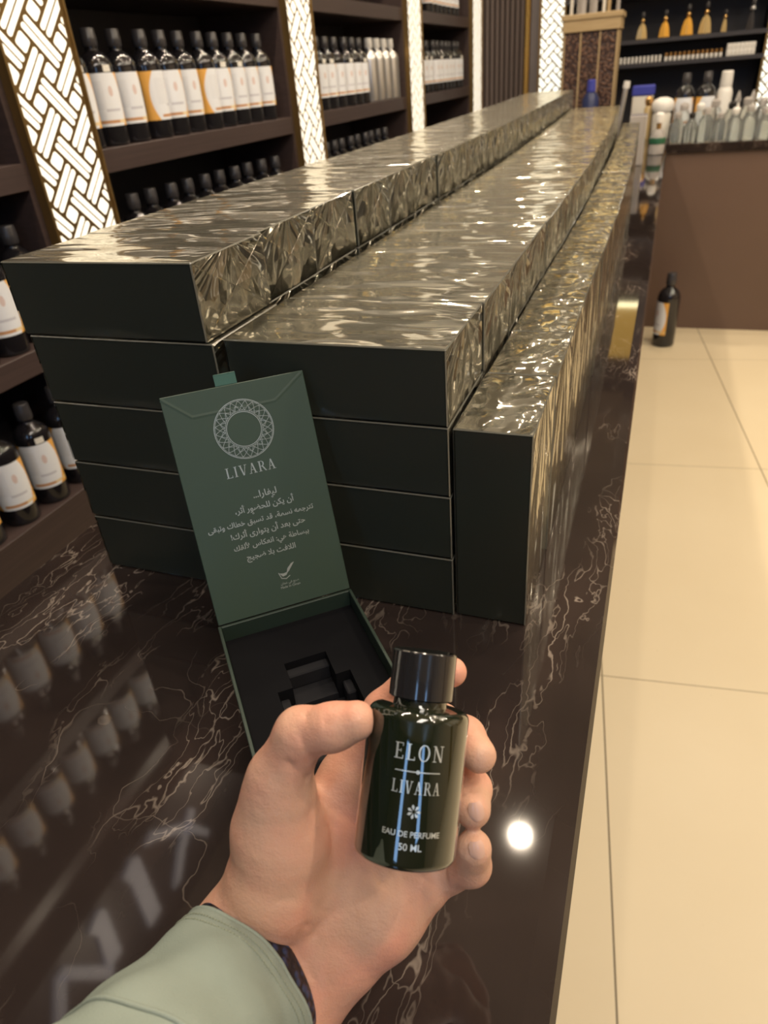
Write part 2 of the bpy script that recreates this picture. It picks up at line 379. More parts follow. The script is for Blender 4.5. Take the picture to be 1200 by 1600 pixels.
# ---------------------------------------------------------------- setting
b = MB(); b.box(-1.5, 4.0, -3.0, 5.6, FLOOR-.05, FLOOR); struct('floor', b, M['floor'])
b = MB(); b.box(-1.5, 4.0, -3.0, 5.6, CEIL, CEIL+.05); struct('ceiling', b, M['ceiling'])
b = MB(); b.box(-1.5, -1.34, -3.0, 5.6, FLOOR, CEIL); struct('wall_left', b, M['back_panel'])
b = MB(); b.box(-1.34, 4.0, 5.5, 5.6, FLOOR, CEIL); struct('wall_back', b, M['back_panel'])
b = MB(); b.box(-1.34, 3.9, -3.0, -2.95, FLOOR, CEIL); struct('wall_front', b, M['cabinet'])
b = MB(); b.box(3.9, 4.0, -3.0, 5.5, FLOOR, CEIL); struct('wall_right', b, M['wallpaint'])

# ---------------------------------------------------------------- counters
ct = thing('display_counter', 'long counter with a glossy dark veined marble top carrying the stacked gift boxes', 'counter', (0, 0, FLOOR))
b = MB()
prof = [(-.257, -.006), (-.251, 0), (.292, 0), (.305, -.0015), (.308, -.006), (.308, -.040), (-.257, -.040)]
b.add([(x, y, z-FLOOR) for y in (-1.5, 3.838) for x, z in prof], [tuple(range(7)), tuple(range(13, 6, -1))] + [(i, (i+1) % 7, 7+(i+1) % 7, 7+i) for i in range(7)])
b.build('countertop', M['marble'], ct)
b = MB(); b.box(-.235, .285, -1.48, 3.838, 0, -FLOOR-.0405); b.build('cabinet_body', M['cabinet'], ct)
sv = thing('service_counter', 'brown fronted counter across the back with a dark marble top full of glassware', 'counter', (0, 0, FLOOR))
b = MB(); b.box(-.40, 2.9, 3.84, 4.52, -.045-FLOOR, -FLOOR, ch=.004); b.build('countertop', M['marble'], sv)
b = MB(); b.box(-.38, 2.88, 3.858, 4.50, 0, -.0455-FLOOR); b.build('front_panel', M['brown_front'], sv)

# ---------------------------------------------------------------- gift boxes
BW, BH = .180, .0600
def gift_box(label, depth, upright=False):
    w, d, h = (BW, depth, BH) if not upright else (BH, depth, BW)
    t = thing('gift_box', label, 'box')
    e = .0006
    b = MB(); b.box(e, w-e, e, d-e, e, h-e, ch=.0012); b.build('carton', M['carton'], t)
    # shrink film: a shell with chamfered edges; faces carry uv -1..1
    b = MB(); c = .0009
    def face(o, u, v, mi):
        o, u, v = Vector(o), Vector(u), Vector(v); n = 6
        vs = []; F = []; UVs = []
        for i in range(n+1):
            for j in range(n+1):
                vs.append(o + u*(i/n) + v*(j/n))
        for i in range(n):
            for j in range(n):
                q = (i*(n+1)+j, (i+1)*(n+1)+j, (i+1)*(n+1)+j+1, i*(n+1)+j+1); F.append(q)
                UVs.append([(2*a/n-1, 2*bb/n-1) for a, bb in ((i,j),(i+1,j),(i+1,j+1),(i,j+1))])
        b.add(vs, F, mi, UVs)
    face((c, c, h), (w-2*c, 0, 0), (0, d-2*c, 0), 0)                 # top
    face((w, c, c), (0, d-2*c, 0), (0, 0, h-2*c), 1)                 # right
    face((0, d-c, c), (0, -(d-2*c), 0), (0, 0, h-2*c), 1)            # left
    face((c, 0, c), (w-2*c, 0, 0), (0, 0, h-2*c), 2)                 # front
    face((w-c, d, c), (-(w-2*c), 0, 0), (0, 0, h-2*c), 2)            # back
    # chamfer strips, paler colour imitates light caught along the film edges
    E = [((c,0,h-c),(w-c,0,h-c),(w-c,c,h),(c,c,h)), ((w,c,h-c),(w,d-c,h-c),(w-c,d-c,h),(w-c,c,h)), ((0,c,h-c),(c,c,h),(c,d-c,h),(0,d-c,h-c)), ((c,d,h-c),(c,d-c,h),(w-c,d-c,h),(w-c,d,h-c)),
         ((w-c,0,c),(w,c,c),(w,c,h-c),(w-c,0,h-c)), ((c,0,c),(c,0,h-c),(0,c,h-c),(0,c,c))]
    for q in E: b.add(q, [(0,1,2,3)], 3)
    for q in (((w-c,0,h-c),(w,c,h-c),(w-c,c,h)), ((c,0,h-c),(c,c,h),(0,c,h-c))): b.add(q, [(0,1,2)], 3)
    b.build('shrink_film', [M['film_top'], M['film_side'], M['film_flat'], M['film_edge']], t, recalc=False)
    return t
def skew(y): return -.021 * max(0, y-.7)**1.5
J = random.Random(3)
D1, P1, P2 = .1090, .1104, .1158
proto1 = None
LAY = ['bottom', 'second', 'third', 'fourth', 'top']
lean = [(.0015, 0), (.0005, .0005), (0, 0), (-.0005, 0), (-.0015, -.001)]
for kx in range(26):
    for l in range(5):
        y = kx * P1 + (kx // 3) * .0035; x = -BW + skew(y) + (J.uniform(-.0015, .0015) if kx else lean[l][0]) - (0.010 if 0 < kx else 0)
        z = l * (BH + .0003)
        if kx == 0: lab = f"dark green gift box lying flat, {LAY[l]} layer at the front of the tallest left stack"
        elif l == 4: lab = f"film wrapped gift box on top of the tallest left stack, {ORD[kx]} back from the front"
        else: lab = "wrapped gift box inside the lower layers of the tallest left stack behind its front"
        gr = 'gift boxes of the left stack'
        if proto1 is None: proto1 = gift_box(lab, D1); o = proto1; o.location = (x, y, z); o['group'] = gr
        else: o = dup(proto1, (x, y, z), 0, lab, gr)
        if l == 4 and kx == 0: o.location.x -= .0035
proto2 = None
for kx in range(24):
    for l in range(4):
        y = .0125 + kx * P2 + (.004 if kx > 4 else 0) + (.004 if kx > 9 else 0); x = .0014 + skew(y) * 1.05 + (J.uniform(-.0012, .0012) if kx else (-.0004*l))
        z = l * (BH + .0003)
        if kx == 0: lab = f"dark green gift box lying flat, {LAY[l] if l < 3 else 'top'} layer at the front of the middle stack"
        elif l == 3: lab = f"film wrapped gift box on top of the middle stack, {ORD[kx]} back from the front"
        else: lab = "wrapped gift box inside the lower layers of the middle stack behind its front"
        gr = 'gift boxes of the middle stack'
        if proto2 is None: proto2 = gift_box(lab, P2-.0013); o = proto2; o.location = (x, y, z); o['group'] = gr
        else: o = dup(proto2, (x, y, z), 0, lab, gr)
proto3 = None
for kx in range(24):
    y = .014 + kx * P2; x = .1832 + skew(y) * .75 + (J.uniform(-.001, .001) if kx else 0)
    lab = f"gift box standing upright in the right hand row, {'front one of the row' if kx == 0 else ORD[kx] + ' back from the front'}"
    if proto3 is None: proto3 = gift_box(lab, P2-.0016, True); o = proto3; o.location = (x, y, 0); o['group'] = 'upright gift boxes of the right row'
    else: dup(proto3, (x, y, 0), 0, lab, 'upright gift boxes of the right row')

# ---------------------------------------------------------------- writing
def q(x0, y0, x1, y1): return [(x0, y0), (x1, y0), (x1, y1), (x0, y1)]
def dg(x0, y0, x1, y1, w): return [(x0-w/2, y0), (x0+w/2, y0), (x1+w/2, y1), (x1-w/2, y1)]
def ring(cx, cy, rx, ry, tx, ty, a0=0, a1=360, n=28):
    P = []
    for i in range(n):
        a, c = [math.radians(a0 + (a1-a0)*j/n) for j in (i, i+1)]
        P.append([(cx+rx*math.cos(a), cy+ry*math.sin(a)), (cx+rx*math.cos(c), cy+ry*math.sin(c)), (cx+(rx-tx)*math.cos(c), cy+(ry-ty)*math.sin(c)), (cx+(rx-tx)*math.cos(a), cy+(ry-ty)*math.sin(a))])
    return P
TH, TN, SF = .13, .055, .045
GL = {
 'I': (.36, [q(.11, 0, .24, 1), q(.02, 0, .33, SF), q(.02, 1-SF, .33, 1)]),
 'L': (.66, [q(.11, 0, .24, 1), q(.02, 1-SF, .33, 1), q(.02, 0, .60, SF+.01), q(.565, 0, .61, .22)]),
 'E': (.70, [q(.11, 0, .24, 1), q(.02, 1-SF, .60, 1), q(.565, .80, .605, 1), q(.02, 0, .64, SF+.01), q(.60, 0, .645, .22), q(.2, .49, .47, .535), q(.44, .42, .48, .61)]),
 'V': (.80, [dg(.17, 1, .40, 0, TH), dg(.66, 1, .43, 0, TN), q(.02, 1-SF, .32, 1), q(.54, 1-SF, .78, 1)]),
 'A': (.80, [dg(.15, 0, .38, 1, TN), dg(.62, 0, .39, 1, TH), q(.24, .32, .54, .365), q(.02, 0, .27, SF), q(.46, 0, .78, SF)]),
 'R': (.76, [q(.11, 0, .24, 1), q(.02, 0, .33, SF), q(.02, 1-SF, .34, 1), q(.22, .47, .36, .515), dg(.68, 0, .40, .5, .13), q(.6, 0, .78, SF)] + ring(.34, .74, .25, .26, .11, .05, -90, 90, 14)),
 'O': (.86, ring(.42, .5, .40, .52, .12, .055, 0, 360, 40)),
 'N': (.88, [q(.13, 0, .185, 1), q(.66, 0, .715, 1), dg(.16, 1, .67, 0, TH+.02), q(.02, 1-SF, .24, 1), q(.03, 0, .30, SF), q(.55, 1-SF, .83, 1)]),
}
def serif(text, size, track=.12):
    P = []; x = 0
    for ch in text:
        w, g = GL[ch]; P += [[((x+a)*size, bb*size) for a, bb in pl] for pl in g]; x += w + track
    tw = (x - track) * size
    return [[(a - tw/2, bb) for a, bb in pl] for pl in P], tw
def font_polys(body, size, bold=0.0, width=None):
    c = bpy.data.curves.new('print', 'FONT'); c.body = body; c.size = size; c.align_x = 'CENTER'; c.offset = bold
    o = bpy.data.objects.new('print', c); COL.objects.link(o)
    dgp = bpy.context.evaluated_depsgraph_get(); ev = o.evaluated_get(dgp); me = ev.to_mesh()
    vs = [(v.co.x, v.co.y) for v in me.vertices]; P = [[vs[i] for i in p.vertices] for p in me.polygons]
    ev.to_mesh_clear(); bpy.data.objects.remove(o); bpy.data.curves.remove(c)
    if P:
        x0 = min(v[0] for v in vs); x1 = max(v[0] for v in vs); s = (width/(x1-x0)) if width else 1
        P = [[((a-(x0+x1)/2)*s, bb*s) for a, bb in pl] for pl in P]
    return P
def lay(b, polys, fn, h):     # polygons -> thin raised print via mapping fn(x,y,height)
    for pl in polys:
        n = len(pl); vs = [fn(x, y, 0) for x, y in pl] + [fn(x, y, h) for x, y in pl]
        b.add(vs, [tuple(reversed(range(n))), tuple(range(n, 2*n))] + [(i, (i+1) % n, n+(i+1) % n, n+i) for i in range(n)])
TB = {'ا':(0xFE8D,2),'أ':(0xFE83,2),'ب':(0xFE8F,4),'ت':(0xFE95,4),'ة':(0xFE93,2),'ث':(0xFE99,4),'ج':(0xFE9D,4),'ح':(0xFEA1,4),'خ':(0xFEA5,4),'د':(0xFEA9,2),'ر':(0xFEAD,2),'س':(0xFEB1,4),'ص':(0xFEB9,4),'ض':(0xFEBD,4),'ط':(0xFEC1,4),'ع':(0xFEC9,4),'ف':(0xFED1,4),'ق':(0xFED5,4),'ك':(0xFED9,4),'ل':(0xFEDD,4),'م':(0xFEE1,4),'ن':(0xFEE5,4),'ه':(0xFEE9,4),'و':(0xFEED,2),'ي':(0xFEF1,4),'ى':(0xFEEF,2)}
def arab(s):
    toks = []; i = 0
    while i < len(s):
        c = s[i]
        if c == 'ل' and i+1 < len(s) and s[i+1] in 'اأ': toks.append((c, {'ا':0xFEFB,'أ':0xFEF7}[s[i+1]], 2)); i += 2; continue
        toks.append((c,) + TB.get(c, (0, 0))); i += 1
    out = []
    for n, (c, bs_, ty) in enumerate(toks):
        if not ty: out.append(c); continue
        prev = n > 0 and toks[n-1][2] == 4; nxt = ty == 4 and n+1 < len(toks) and toks[n+1][2] > 0
        out.append(chr(bs_ + ((3 if nxt else 1) if prev else (2 if nxt else 0))))
    return ''.join(reversed(out))
def stroke(pts, w, closed=False):
    P = []; n = len(pts)
    for i in range(n if closed else n-1):
        a, c = Vector(pts[i]), Vector(pts[(i+1) % n]); d = (c-a)
        if d.length < 1e-9: continue
        d.normalize(); e = Vector((-d.y, d.x)) * w/2; a = a - d*w*.2; c = c + d*w*.2
        P.append([tuple(a-e), tuple(c-e), tuple(c+e), tuple(a+e)])
    return P

# ---------------------------------------------------------------- open gift box
ob = thing('open_gift_box', 'open empty dark green gift box, printed lid leaning back on the stacks, black insert', 'box', (0.0693, -0.0750, 0), 0.7023)
# local frame: x along the hinge, +y away from viewer; box depth runs towards -y
HW, HL, HH, T = .054, .180, .057, .0024
b = MB()
for (x0, x1, y0, y1) in ((-HW, -HW+T, -HL, 0), (HW-T, HW, -HL, 0), (-HW+T, HW-T, -T, 0), (-HW+T, HW-T, -HL, -HL+T)): b.box(x0, x1, y0, y1, T*0, HH, ch=.0004)
b.box(-HW+T, HW-T, -HL+T, -T, .0004, T); b.build('tray', M['tray'], ob)
# insert with bottle shaped recess
b = MB(); zt = .043; zb = .018
xi0, xi1, yi0, yi1 = -HW+T+.0003, HW-T-.0003, -HL+T+.0003, -T-.0003
cx0, cx1 = -.015, .017; bx0, bx1 = -.026, .028; yc1, yc0 = -.046, -.072; yb0 = -.140
for (x0, x1, y0, y1) in ((xi0, xi1, yc1, yi1), (xi0, cx0, yc0, yc1), (cx1, xi1, yc0, yc1), (xi0, bx0, yb0, yc0), (bx1, xi1, yb0, yc0), (xi0, xi1, yi0, yb0)):
    b.box(x0, x1, y0, y1, T, zt)
b.build('foam_insert', M['velvet'], ob)
b = MB(); b.box(cx0, cx1, yc0, yc1, T, zb+.006); b.box(bx0, bx1, yb0, yc0, T, zb)
b.box(cx0, cx1, yc1-.009, yc1-.0002, zb+.006, zt-.006, ch=.001)
b.box(bx0+.0002, cx0-.004, yc0-.014, yc0-.0002, zb, zt-.008, ch=.001); b.box(cx1+.004, bx1-.0002, yc0-.014, yc0-.0002, zb, zt-.008, ch=.001)
b.build('recess_lining', M['velvet_edge'], ob)
# lid
TILT = math.radians(69)
lid = MB(); LW, LH, LT = .1065, .176, .0024
lid.M = Matrix.Translation((0, 0, HH+.0004)) @ Matrix.Rotation(TILT, 4, 'X')      # local: x across, y up the lid, z out of its inner face
LM = lid.M.copy()
lid.box(-LW/2, LW/2, 0, LH, -LT, 0, ch=.0005)
# pressed crease of the turned-in flap
for (a, c) in (((-.0525, .1745), (-.034, .158)), ((-.034, .158), (.028, .158)), ((.028, .158), (.052, .1745))):
    a, c = Vector(a), Vector(c); d = (c-a).normalized(); e = Vector((-d.y, d.x))*.0016
    lid.add([(a.x-e.x, a.y-e.y, 0), (c.x-e.x, c.y-e.y, 0), (c.x, c.y, .0002), (a.x, a.y, .0002), (a.x+e.x, a.y+e.y, 0), (c.x+e.x, c.y+e.y, 0)], [(0,1,2,3), (3,2,5,4)])
lido = lid.build('lid', M['lid_green'], ob)
def lidmap(x, y, h): return tuple(LM @ Vector((x, y, .0001 + h)))
b = MB(); R0, R1, CX, CY = .0222, .0131, .0005, .1422
P = []
for r, w in ((R0, .0005), (R0-.0009, .0003), (R1, .0005), (R1+.0009, .0003)):
    P += [[(CX+a, CY+c) for a, c in pl] for pl in ring(0, 0, r, r, w, w, 0, 360, 56)]
def wave(n, ph, r_in, r_out, w):
    pts = []
    for i in range(n*8):
        a = 2*PI*i/(n*8); tt = abs(((a*n/(2*PI)+ph) % 1)*2-1); r = r_in + (r_out-r_in)*tt; pts.append((CX+r*math.sin(a), CY+r*math.cos(a)))
    return stroke(pts, w, True)
for ph in (0, .5): P += wave(12, ph, R1+.001, R0-.0012, .00034)
P += wave(12, .25, R1+.001, R0-.0045, .00026); P += wave(24, 0, R1+.0045, R0-.001, .00024)
lay(b, P, lidmap, .00008); b.build('printed_ring_emblem', M['foil'], lido)
def write(polys, cx, cy, name, m='foil', slant=0.0):
    bb = MB(); lay(bb, [[(cx+x, cy+y+slant*x) for x, y in pl] for pl in polys], lidmap, .00008); return bb.build(name, M[m], lido)
P, tw = serif('LIVARA', .0078); write([[(x*.038/tw, y) for x, y in pl] for pl in P], -.0015, .1085, 'printed_name')
lines = [("ليفارا...", .018, .0865), ("أن يكُن للحضور أثر،".replace('ُ', ''), .046, .0775), ("تترجمه نسمة، قد تسبق خطاك وتبقى", .082, .0680), ("حتى بعد أن يتوارى أثرك!", .058, .0590), ("ببساطة هي: انعكاس لألقك", .059, .0500), ("اللافت بلا ضجيج", .0385, .0410)]
bb = MB(); P = []
for i, (s, w, y) in enumerate(lines):
    cxs = (.0045, .0025, -.0025, .0010, .0015, -.0010)[i]; y += .0035
    P += [[(cxs+x, y+yy) for x, yy in pl] for pl in font_polys(arab(s), .0068, .00008, w)]
# small vowel mark over two words
P += ring(.0095, .0878, .0007, .0007, .0003, .0003, 0, 360, 8) + ring(-.0075, .0787, .0007, .0007, .0003, .0003, 0, 360, 8)
lay(bb, P, lidmap, .00008); bb.build('printed_verse', M['foil'], lido)
bb = MB(); P = []
P += [[(.0040, .0265), (.0062, .0235), (.0092, .0240), (.0118, .0278), (.0100, .0262), (.0070, .0258)], [(.0092, .0246), (.0120, .0270), (.0172, .0330), (.0146, .0322), (.0110, .0290)]]
P += stroke([(.0035, .0270), (.0050, .0222), (.0085, .0212), (.0118, .0230)], .0006)
P += [[(.0105+x, .0172+y) for x, y in pl] for pl in font_polys(arab("صنع في عمان"), .0034, 0, .0145)]
P += [[(.0105+x, .0140+y) for x, y in pl] for pl in font_polys("Made In Oman", .0026, 0, .0155)]
P = [[(x-.003, y+.001) for x, y in pl] for pl in P]; lay(bb, P, lidmap, .00008); bb.build('printed_origin_mark', M['foil'], lido)
b = MB(); b.M = LM.copy(); b.box(-.0125, .0035, LH-.004, LH+.0085, -LT-.0010, -LT-.0003); b.box(-.0125, .0035, LH+.0075, LH+.0088, -LT-.001, -LT+.0014, ch=.0003)
b.box(-.0125, .0035, LH+.0003, LH+.0085, -LT+.0008, -LT+.0014); b.build('ribbon_tab', M['ribbon'], ob)

# ---------------------------------------------------------------- bottles
def bottle_body(profile): b = MB(); b.lathe(profile, 28); return b
SHELF_PROF = [(.036, 0), (.0405, .003), (.0415, .008), (.0415, .170), (.040, .180), (.035, .191), (.026, .201), (.0165, .207), (.0155, .211), (.0155, .218)]
CAP_PROF = [(.0175, .216), (.0185, .218), (.0185, .236), (.0178, .2375), (.0175, .252), (.016, .2545)]
def make_label(parent, r, z0, z1, a0, a1):
    b = MB(); n = 16; vs = []; F = []; UVs = []
    for i in range(n+1):
        a = a0 + (a1-a0)*i/n
        for z in (z0, z1): vs.append((r*math.cos(a), r*math.sin(a), z))
        for z in (z0, z1): vs.append(((r-.0004)*math.cos(a), (r-.0004)*math.sin(a), z))
    for i in range(n):
        F.append((4*i, 4*i+4, 4*i+5, 4*i+1)); UVs.append([(i/n, 0), ((i+1)/n, 0), ((i+1)/n, 1), (i/n, 1)])
    b.add(vs, F, 0, UVs); return b.build('label', M['label'], parent, smooth=True, recalc=False)
def shelf_bottle(kind):
    t = thing('refill_bottle', 'x', 'bottle')
    b = MB(); b.lathe(SHELF_PROF, 28); b.build('bottle_body', M['alu' if kind == 'alu' else 'bottle_black'], t, smooth=True, angle=.9)
    b = MB(); b.lathe(CAP_PROF, 24)
    b.build('cap', M['white' if kind == 'alu' else 'cap_grey'], t, smooth=True, angle=.6)
    if kind != 'alu':
        make_label(t, .0421, .045, .160, -1.55, 1.55)
        if kind == 'stick':
            b = MB(); n = 4; vs = []; F = []
            for i in range(n+1):
                a = .35 + .5*i/n; vs += [(.0419*math.cos(a), .0419*math.sin(a), .162), (.0412*math.cos(a), .0412*math.sin(a), .1765)]
            for i in range(n): F.append((2*i, 2*i+2, 2*i+3, 2*i+1))
            b.add(vs, F); b.build('sticker', M['cream'], t, recalc=False)
    return t
PR = {}
def put_bottle(kind, loc, rz, label, group, scale=None):
    if kind not in PR:
        PR[kind] = shelf_bottle(kind); o = PR[kind]; o.location = loc; o.rotation_euler = (0, 0, rz); o['label'] = label
        if group: o['group'] = group
        return o
    return dup(PR[kind], loc, rz, label, group, scale)
BZ = [-.440, -.071, .300, .680, 1.050]
SNAME = ['lowest visible', 'second lowest', 'middle', 'upper', 'topmost']
BAYN = ['left of the first lattice pillar', 'between first and second lattice pillars', 'between second and third lattice pillars', 'between third and fourth lattice pillars']
BAYS = ['left of first lattice pillar', 'between first and second pillars', 'between second and third pillars', 'between third and fourth pillars']
rows = {
 (0, 0): [-.14, -.035, .07, .175, .275, .38, .485, .59, .695, .80],
 (1, 0): [-.15, -.05, .05, .15, .25, .35, .45, .54, .63, .725, .83],
 (2, 0): [-.15, -.05, .05, .15, .25, .35, .45, .55, .65, .745],
 (3, 0): [-.16, -.06, .04, .14, .24, .34, .44, .54, .64, .74, .83],
 (4, 0): [-.15, -.05, .05, .15, .25, .35, .45, .55, .65, .75],
 (1, 1): [1.172+.0945*i for i in range(11)], (2, 1): [1.165, 1.262, 1.356, 1.455, 1.545, 1.640, 1.735, 1.825, 1.915, 2.005, 2.10],
 (1, 2): [2.50+.093*i for i in range(10)], (2, 2): [2.602, 2.695, 2.787, 2.882, 2.975, 3.072],
 (2, 3): [4.04+.1*i for i in range(9)], (3, 3): [4.15+.1*i for i in range(7)],
}
for (r, bay), ys in rows.items():
    for i, y in enumerate(ys):
        kd = 'stick' if J.random() < .55 else 'plain'
        rz = J.uniform(-1.05, -.75); 
        if (r, bay) == (2, 1) and i in (3, 6): rz = .1
        put_bottle(kd, (-1.050 + J.uniform(-.006, .006), y, BZ[r]), rz, f"white labelled black bottle, {ORD[i]} on {SNAME[r]} shelf, {BAYS[bay]}", 'labelled black bottles on the wall shelves')
for i, y in enumerate((3.185, 3.285, 3.385, 3.485)):
    put_bottle('alu', (-1.045, y, BZ[2]), 0, f"silver bottle with white cap, {ORD[i]} from left of the four on the middle shelf", 'silver bottles on the middle shelf')
put_bottle('plain', (.415, 3.56, FLOOR), -3.05, 'big black bottle standing on the tiled floor beside the counter', 'bottle', None)
bo = [o for o in bpy.data.objects if o.get('label', '').startswith('big black bottle')][0]; bo.scale = (1.38, 1.38, 1.5); bo['category'] = 'bottle'
if 'group' in bo: del bo['group']

# ---------------------------------------------------------------- wall shelving bays
bays = [(-.24, .895), (1.118, 2.232), (2.452, 3.600), (3.848, 4.995)]
for n, (y0, y1) in enumerate(bays):
    t = thing('wall_shelving', f"dark wood shelving bay {BAYN[n]}", 'shelving', (-1.0, y0, FLOOR), 0, 'dark wood shelving bays')
    L = y1-y0
    b = MB(); b.box(-.338, -.325, 0, L, 0, 2.52); b.build('back_board', M['back_panel'], t)
    for yy in (0, L-.018): b = MB(); b.box(-.324, -.004, yy, yy+.018, 0, 2.52); b.build('side_board', M['wood_dark'], t)
    for z in [-.81] + BZ + [1.42]:
        zz = z-FLOOR; b = MB(); b.box(-.324, 0, .0185, L-.0185, zz-(.16 if z == BZ[0] else .053), zz, ch=.001); b.build('shelf_board', M['wood_dark'], t)
b = MB(); b.box(-1.335, -.99, -1.8, 5.28, 1.572, CEIL); tag(b.build('wall_bulkhead', M['back_panel']), 'plain dark bulkhead running above the wall shelving', 'bulkhead')
# dark bay further left (out of the frame, seen mirrored in the marble)
t = thing('wall_shelving', 'dark wood shelving bay nearest the camera, left of the frame', 'shelving', (-1.0, -1.6, FLOOR), 0, 'dark wood shelving bays')
b = MB(); b.box(-.338, -.325, 0, 1.14, 0, 2.52); b.build('back_board', M['back_panel'], t)
for z in [-.81] + BZ + [1.42]:
    zz = z-FLOOR; b = MB(); b.box(-.324, 0, 0, 1.14, zz-.053, zz); b.build('shelf_board', M['wood_dark'], t)
# pale sign strokes on the bulkhead above the first bay, read from their reflection in the marble
LTR = [[[(.485,1.60),(.53,1.585),(.60,1.66),(.68,1.745),(.755,1.90),(.735,1.915),(.655,1.77),(.585,1.69),(.525,1.625)], [(.700,1.70),(.725,1.735),(.62,1.83),(.565,1.91),(.525,1.905),(.60,1.79)]],
       [[(.375,1.60),(.43,1.575),(.455,1.60),(.450,1.90),(.39,1.90),(.395,1.65)]],
       [[(.215,1.61),(.27,1.585),(.29,1.61),(.275,1.82),(.215,1.82),(.235,1.66)]],
       [[(.085,1.60),(.12,1.60),(.235,1.83),(.21,1.86)], [(.085,1.60),(.115,1.63),(.045,1.78),(.01,1.76)]]]
for i, L in enumerate(LTR):
    b = MB()
    for pl in L:
        n = len(pl); b.add([(-.9895, y, z) for y, z in pl] + [(-.975, y, z) for y, z in pl], [tuple(range(n)), tuple(range(2*n-1, n-1, -1))] + [(a, (a+1) % n, n+(a+1) % n, n+a) for a in range(n)])
    tag(b.build('sign_letter', M['sign']), f"pale sign letter above the shelves, {('rightmost','second from right','third from right','leftmost')[i]}, seen mirrored in the marble", 'letter', 'sign letters above the shelving')

# ---------------------------------------------------------------- lit lattice pillars
def slots(w, z0, z1, u=.0397, g=.0092, marg=.010, mid=0.0):
    polys = []; s2 = math.sqrt(.5)
    def clip(poly, axis, lim, sign):
        out = []; n = len(poly)
        for i in range(n):
            a, c = poly[i], poly[(i+1) % n]; da, dc = sign*(a[axis]-lim), sign*(c[axis]-lim)
            if da <= 0: out.append(a)
            if da*dc < 0: t_ = da/(da-dc); out.append((a[0]+(c[0]-a[0])*t_, a[1]+(c[1]-a[1])*t_))
        return out
    def rr(x0, x1, y0, y1):
        r = min(.0055, (x1-x0)*.45, (y1-y0)*.45); P = []
        for cx, cy, a0 in ((x1-r, y1-r, 0), (x0+r, y1-r, 90), (x0+r, y0+r, 180), (x1-r, y0+r, 270)):
            for k_ in range(4): a = math.radians(a0+30*k_); P.append((cx+r*math.cos(a), cy+r*math.sin(a)))
        out = [((a+c)*s2 + w/2 + mid, (-a+c)*s2) for a, c in P]       # a: down-right, c: up-right
        return out
    R = int((z1-z0)/u)+30
    zc = .294 - FLOOR; mid = .067 - w/2 - .707*u
    for i in range(-R, R):
        for j in range(-R, R):
            cells = []
            if i % 2 == 0 and j % 2 == 0: cells.append((i*u+g/2, (i+1)*u-g/2, j*u+g/2, (j+1)*u-g/2))
            cl = (i + j) % 2
            # a-bars start at lattice point + (0,1); b-bars at lattice point + (1,2)
            def lat(a, c): return a % 2 == 0 and c % 2 == 0 and ((a + c) // 2) % 2 == 0
            if lat(i, j-1):
                for h in (0, 1): cells.append((i*u+g/2, (i+3)*u-g/2, (j+h*.5)*u+g*(.5 if h == 0 else .25), (j+.5+h*.5)*u-g*(.25 if h == 0 else .5)))
            if lat(i-1, j-2):
                for h in (0, 1): cells.append(((i+h*.5)*u+g*(.5 if h == 0 else .25), (i+.5+h*.5)*u-g*(.25 if h == 0 else .5), j*u+g/2, (j+3)*u-g/2))
            for c in cells:
                P = [(x, y+zc) for x, y in rr(*c)]
                for ax, lim, sg in ((0, marg, -1), (0, w-marg, 1), (1, z0+marg, -1), (1, z1-marg, 1)):
                    P = clip(P, ax, lim, sg)
                    if len(P) < 3: break
                if len(P) >= 3: polys.append(P)
    return polys
def pillar(label, origin, w, rotz, z0, z1, mslot, depth=.30, mid=0.0):
    # local: x along the panel, -y is the face, z up
    t = thing('lattice_pillar', label, 'pillar', (origin[0], origin[1], FLOOR), rotz, 'backlit lattice pillars')
    b = MB(); b.box(0, w, .004, depth, 0, z1-FLOOR); b.build('pillar_body', M['bronze_dark'], t)
    b = MB()
    for pl in slots(w, z0-FLOOR, z1-FLOOR, mid=mid):
        n = len(pl); b.add([(x, -.0002, z) for x, z in pl] + [(x, .003, z) for x, z in pl], [tuple(range(n)), tuple(range(2*n-1, n-1, -1))] + [(a, (a+1) % n, n+(a+1) % n, n+a) for a in range(n)])
    b.build('lit_slots', mslot, t)
    b = MB(); b.box(0, w, .0004, .0036, 0, z1-FLOOR); b.build('lattice_plate', M['bronze'], t)
    b = MB()
    for x in (-.004, w): b.box(x, x+.004, -.006, .02, 0, z1-FLOOR)
    b.build('brass_edge', M['bronze'], t); return t
pl_y = [(.898, 1.114), (2.236, 2.448), (3.604, 3.844), (4.999, 5.27)]
pn = ['widest patterned pillar at the far left beside the bottles', 'second patterned pillar from the left behind the boxes', 'third patterned pillar from the left, narrow with distance', 'fourth patterned pillar, beside the fluted panel']
for (y0, y1), nm in zip(pl_y, pn):
    pillar('backlit brass ' + nm, (-.985, y0, 0), y1-y0, PI/2, -.6, 1.55, M['slot'])
pillar('backlit brass pillar nearest the camera, out of the frame', (-.985, -.452, 0), .21, PI/2, -.2, 1.55, M['slot'])
pillar('bright white patterned pillar beside the coffee bean display', (-.585, 5.25, 0), .165, 0, 0, CEIL, M['slot_cool'], .2)
pillar('backlit patterned pillar at the right end of the back shelves', (.800, 5.20, 0), .21, 0, 0, CEIL, M['slot_cool'], .25)
b = MB()
for i in range(9):
    x = -.995 + i*.0345
    b.box(x, x+.024, 5.285, 5.33, FLOOR, CEIL, ch=.004)
b.box(-.995, -.69, 5.33, 5.45, FLOOR, CEIL); tag(b.build('fluted_panel', M['flute']), 'brown fluted wood panel on the back wall right of the lattice pillars', 'panel')
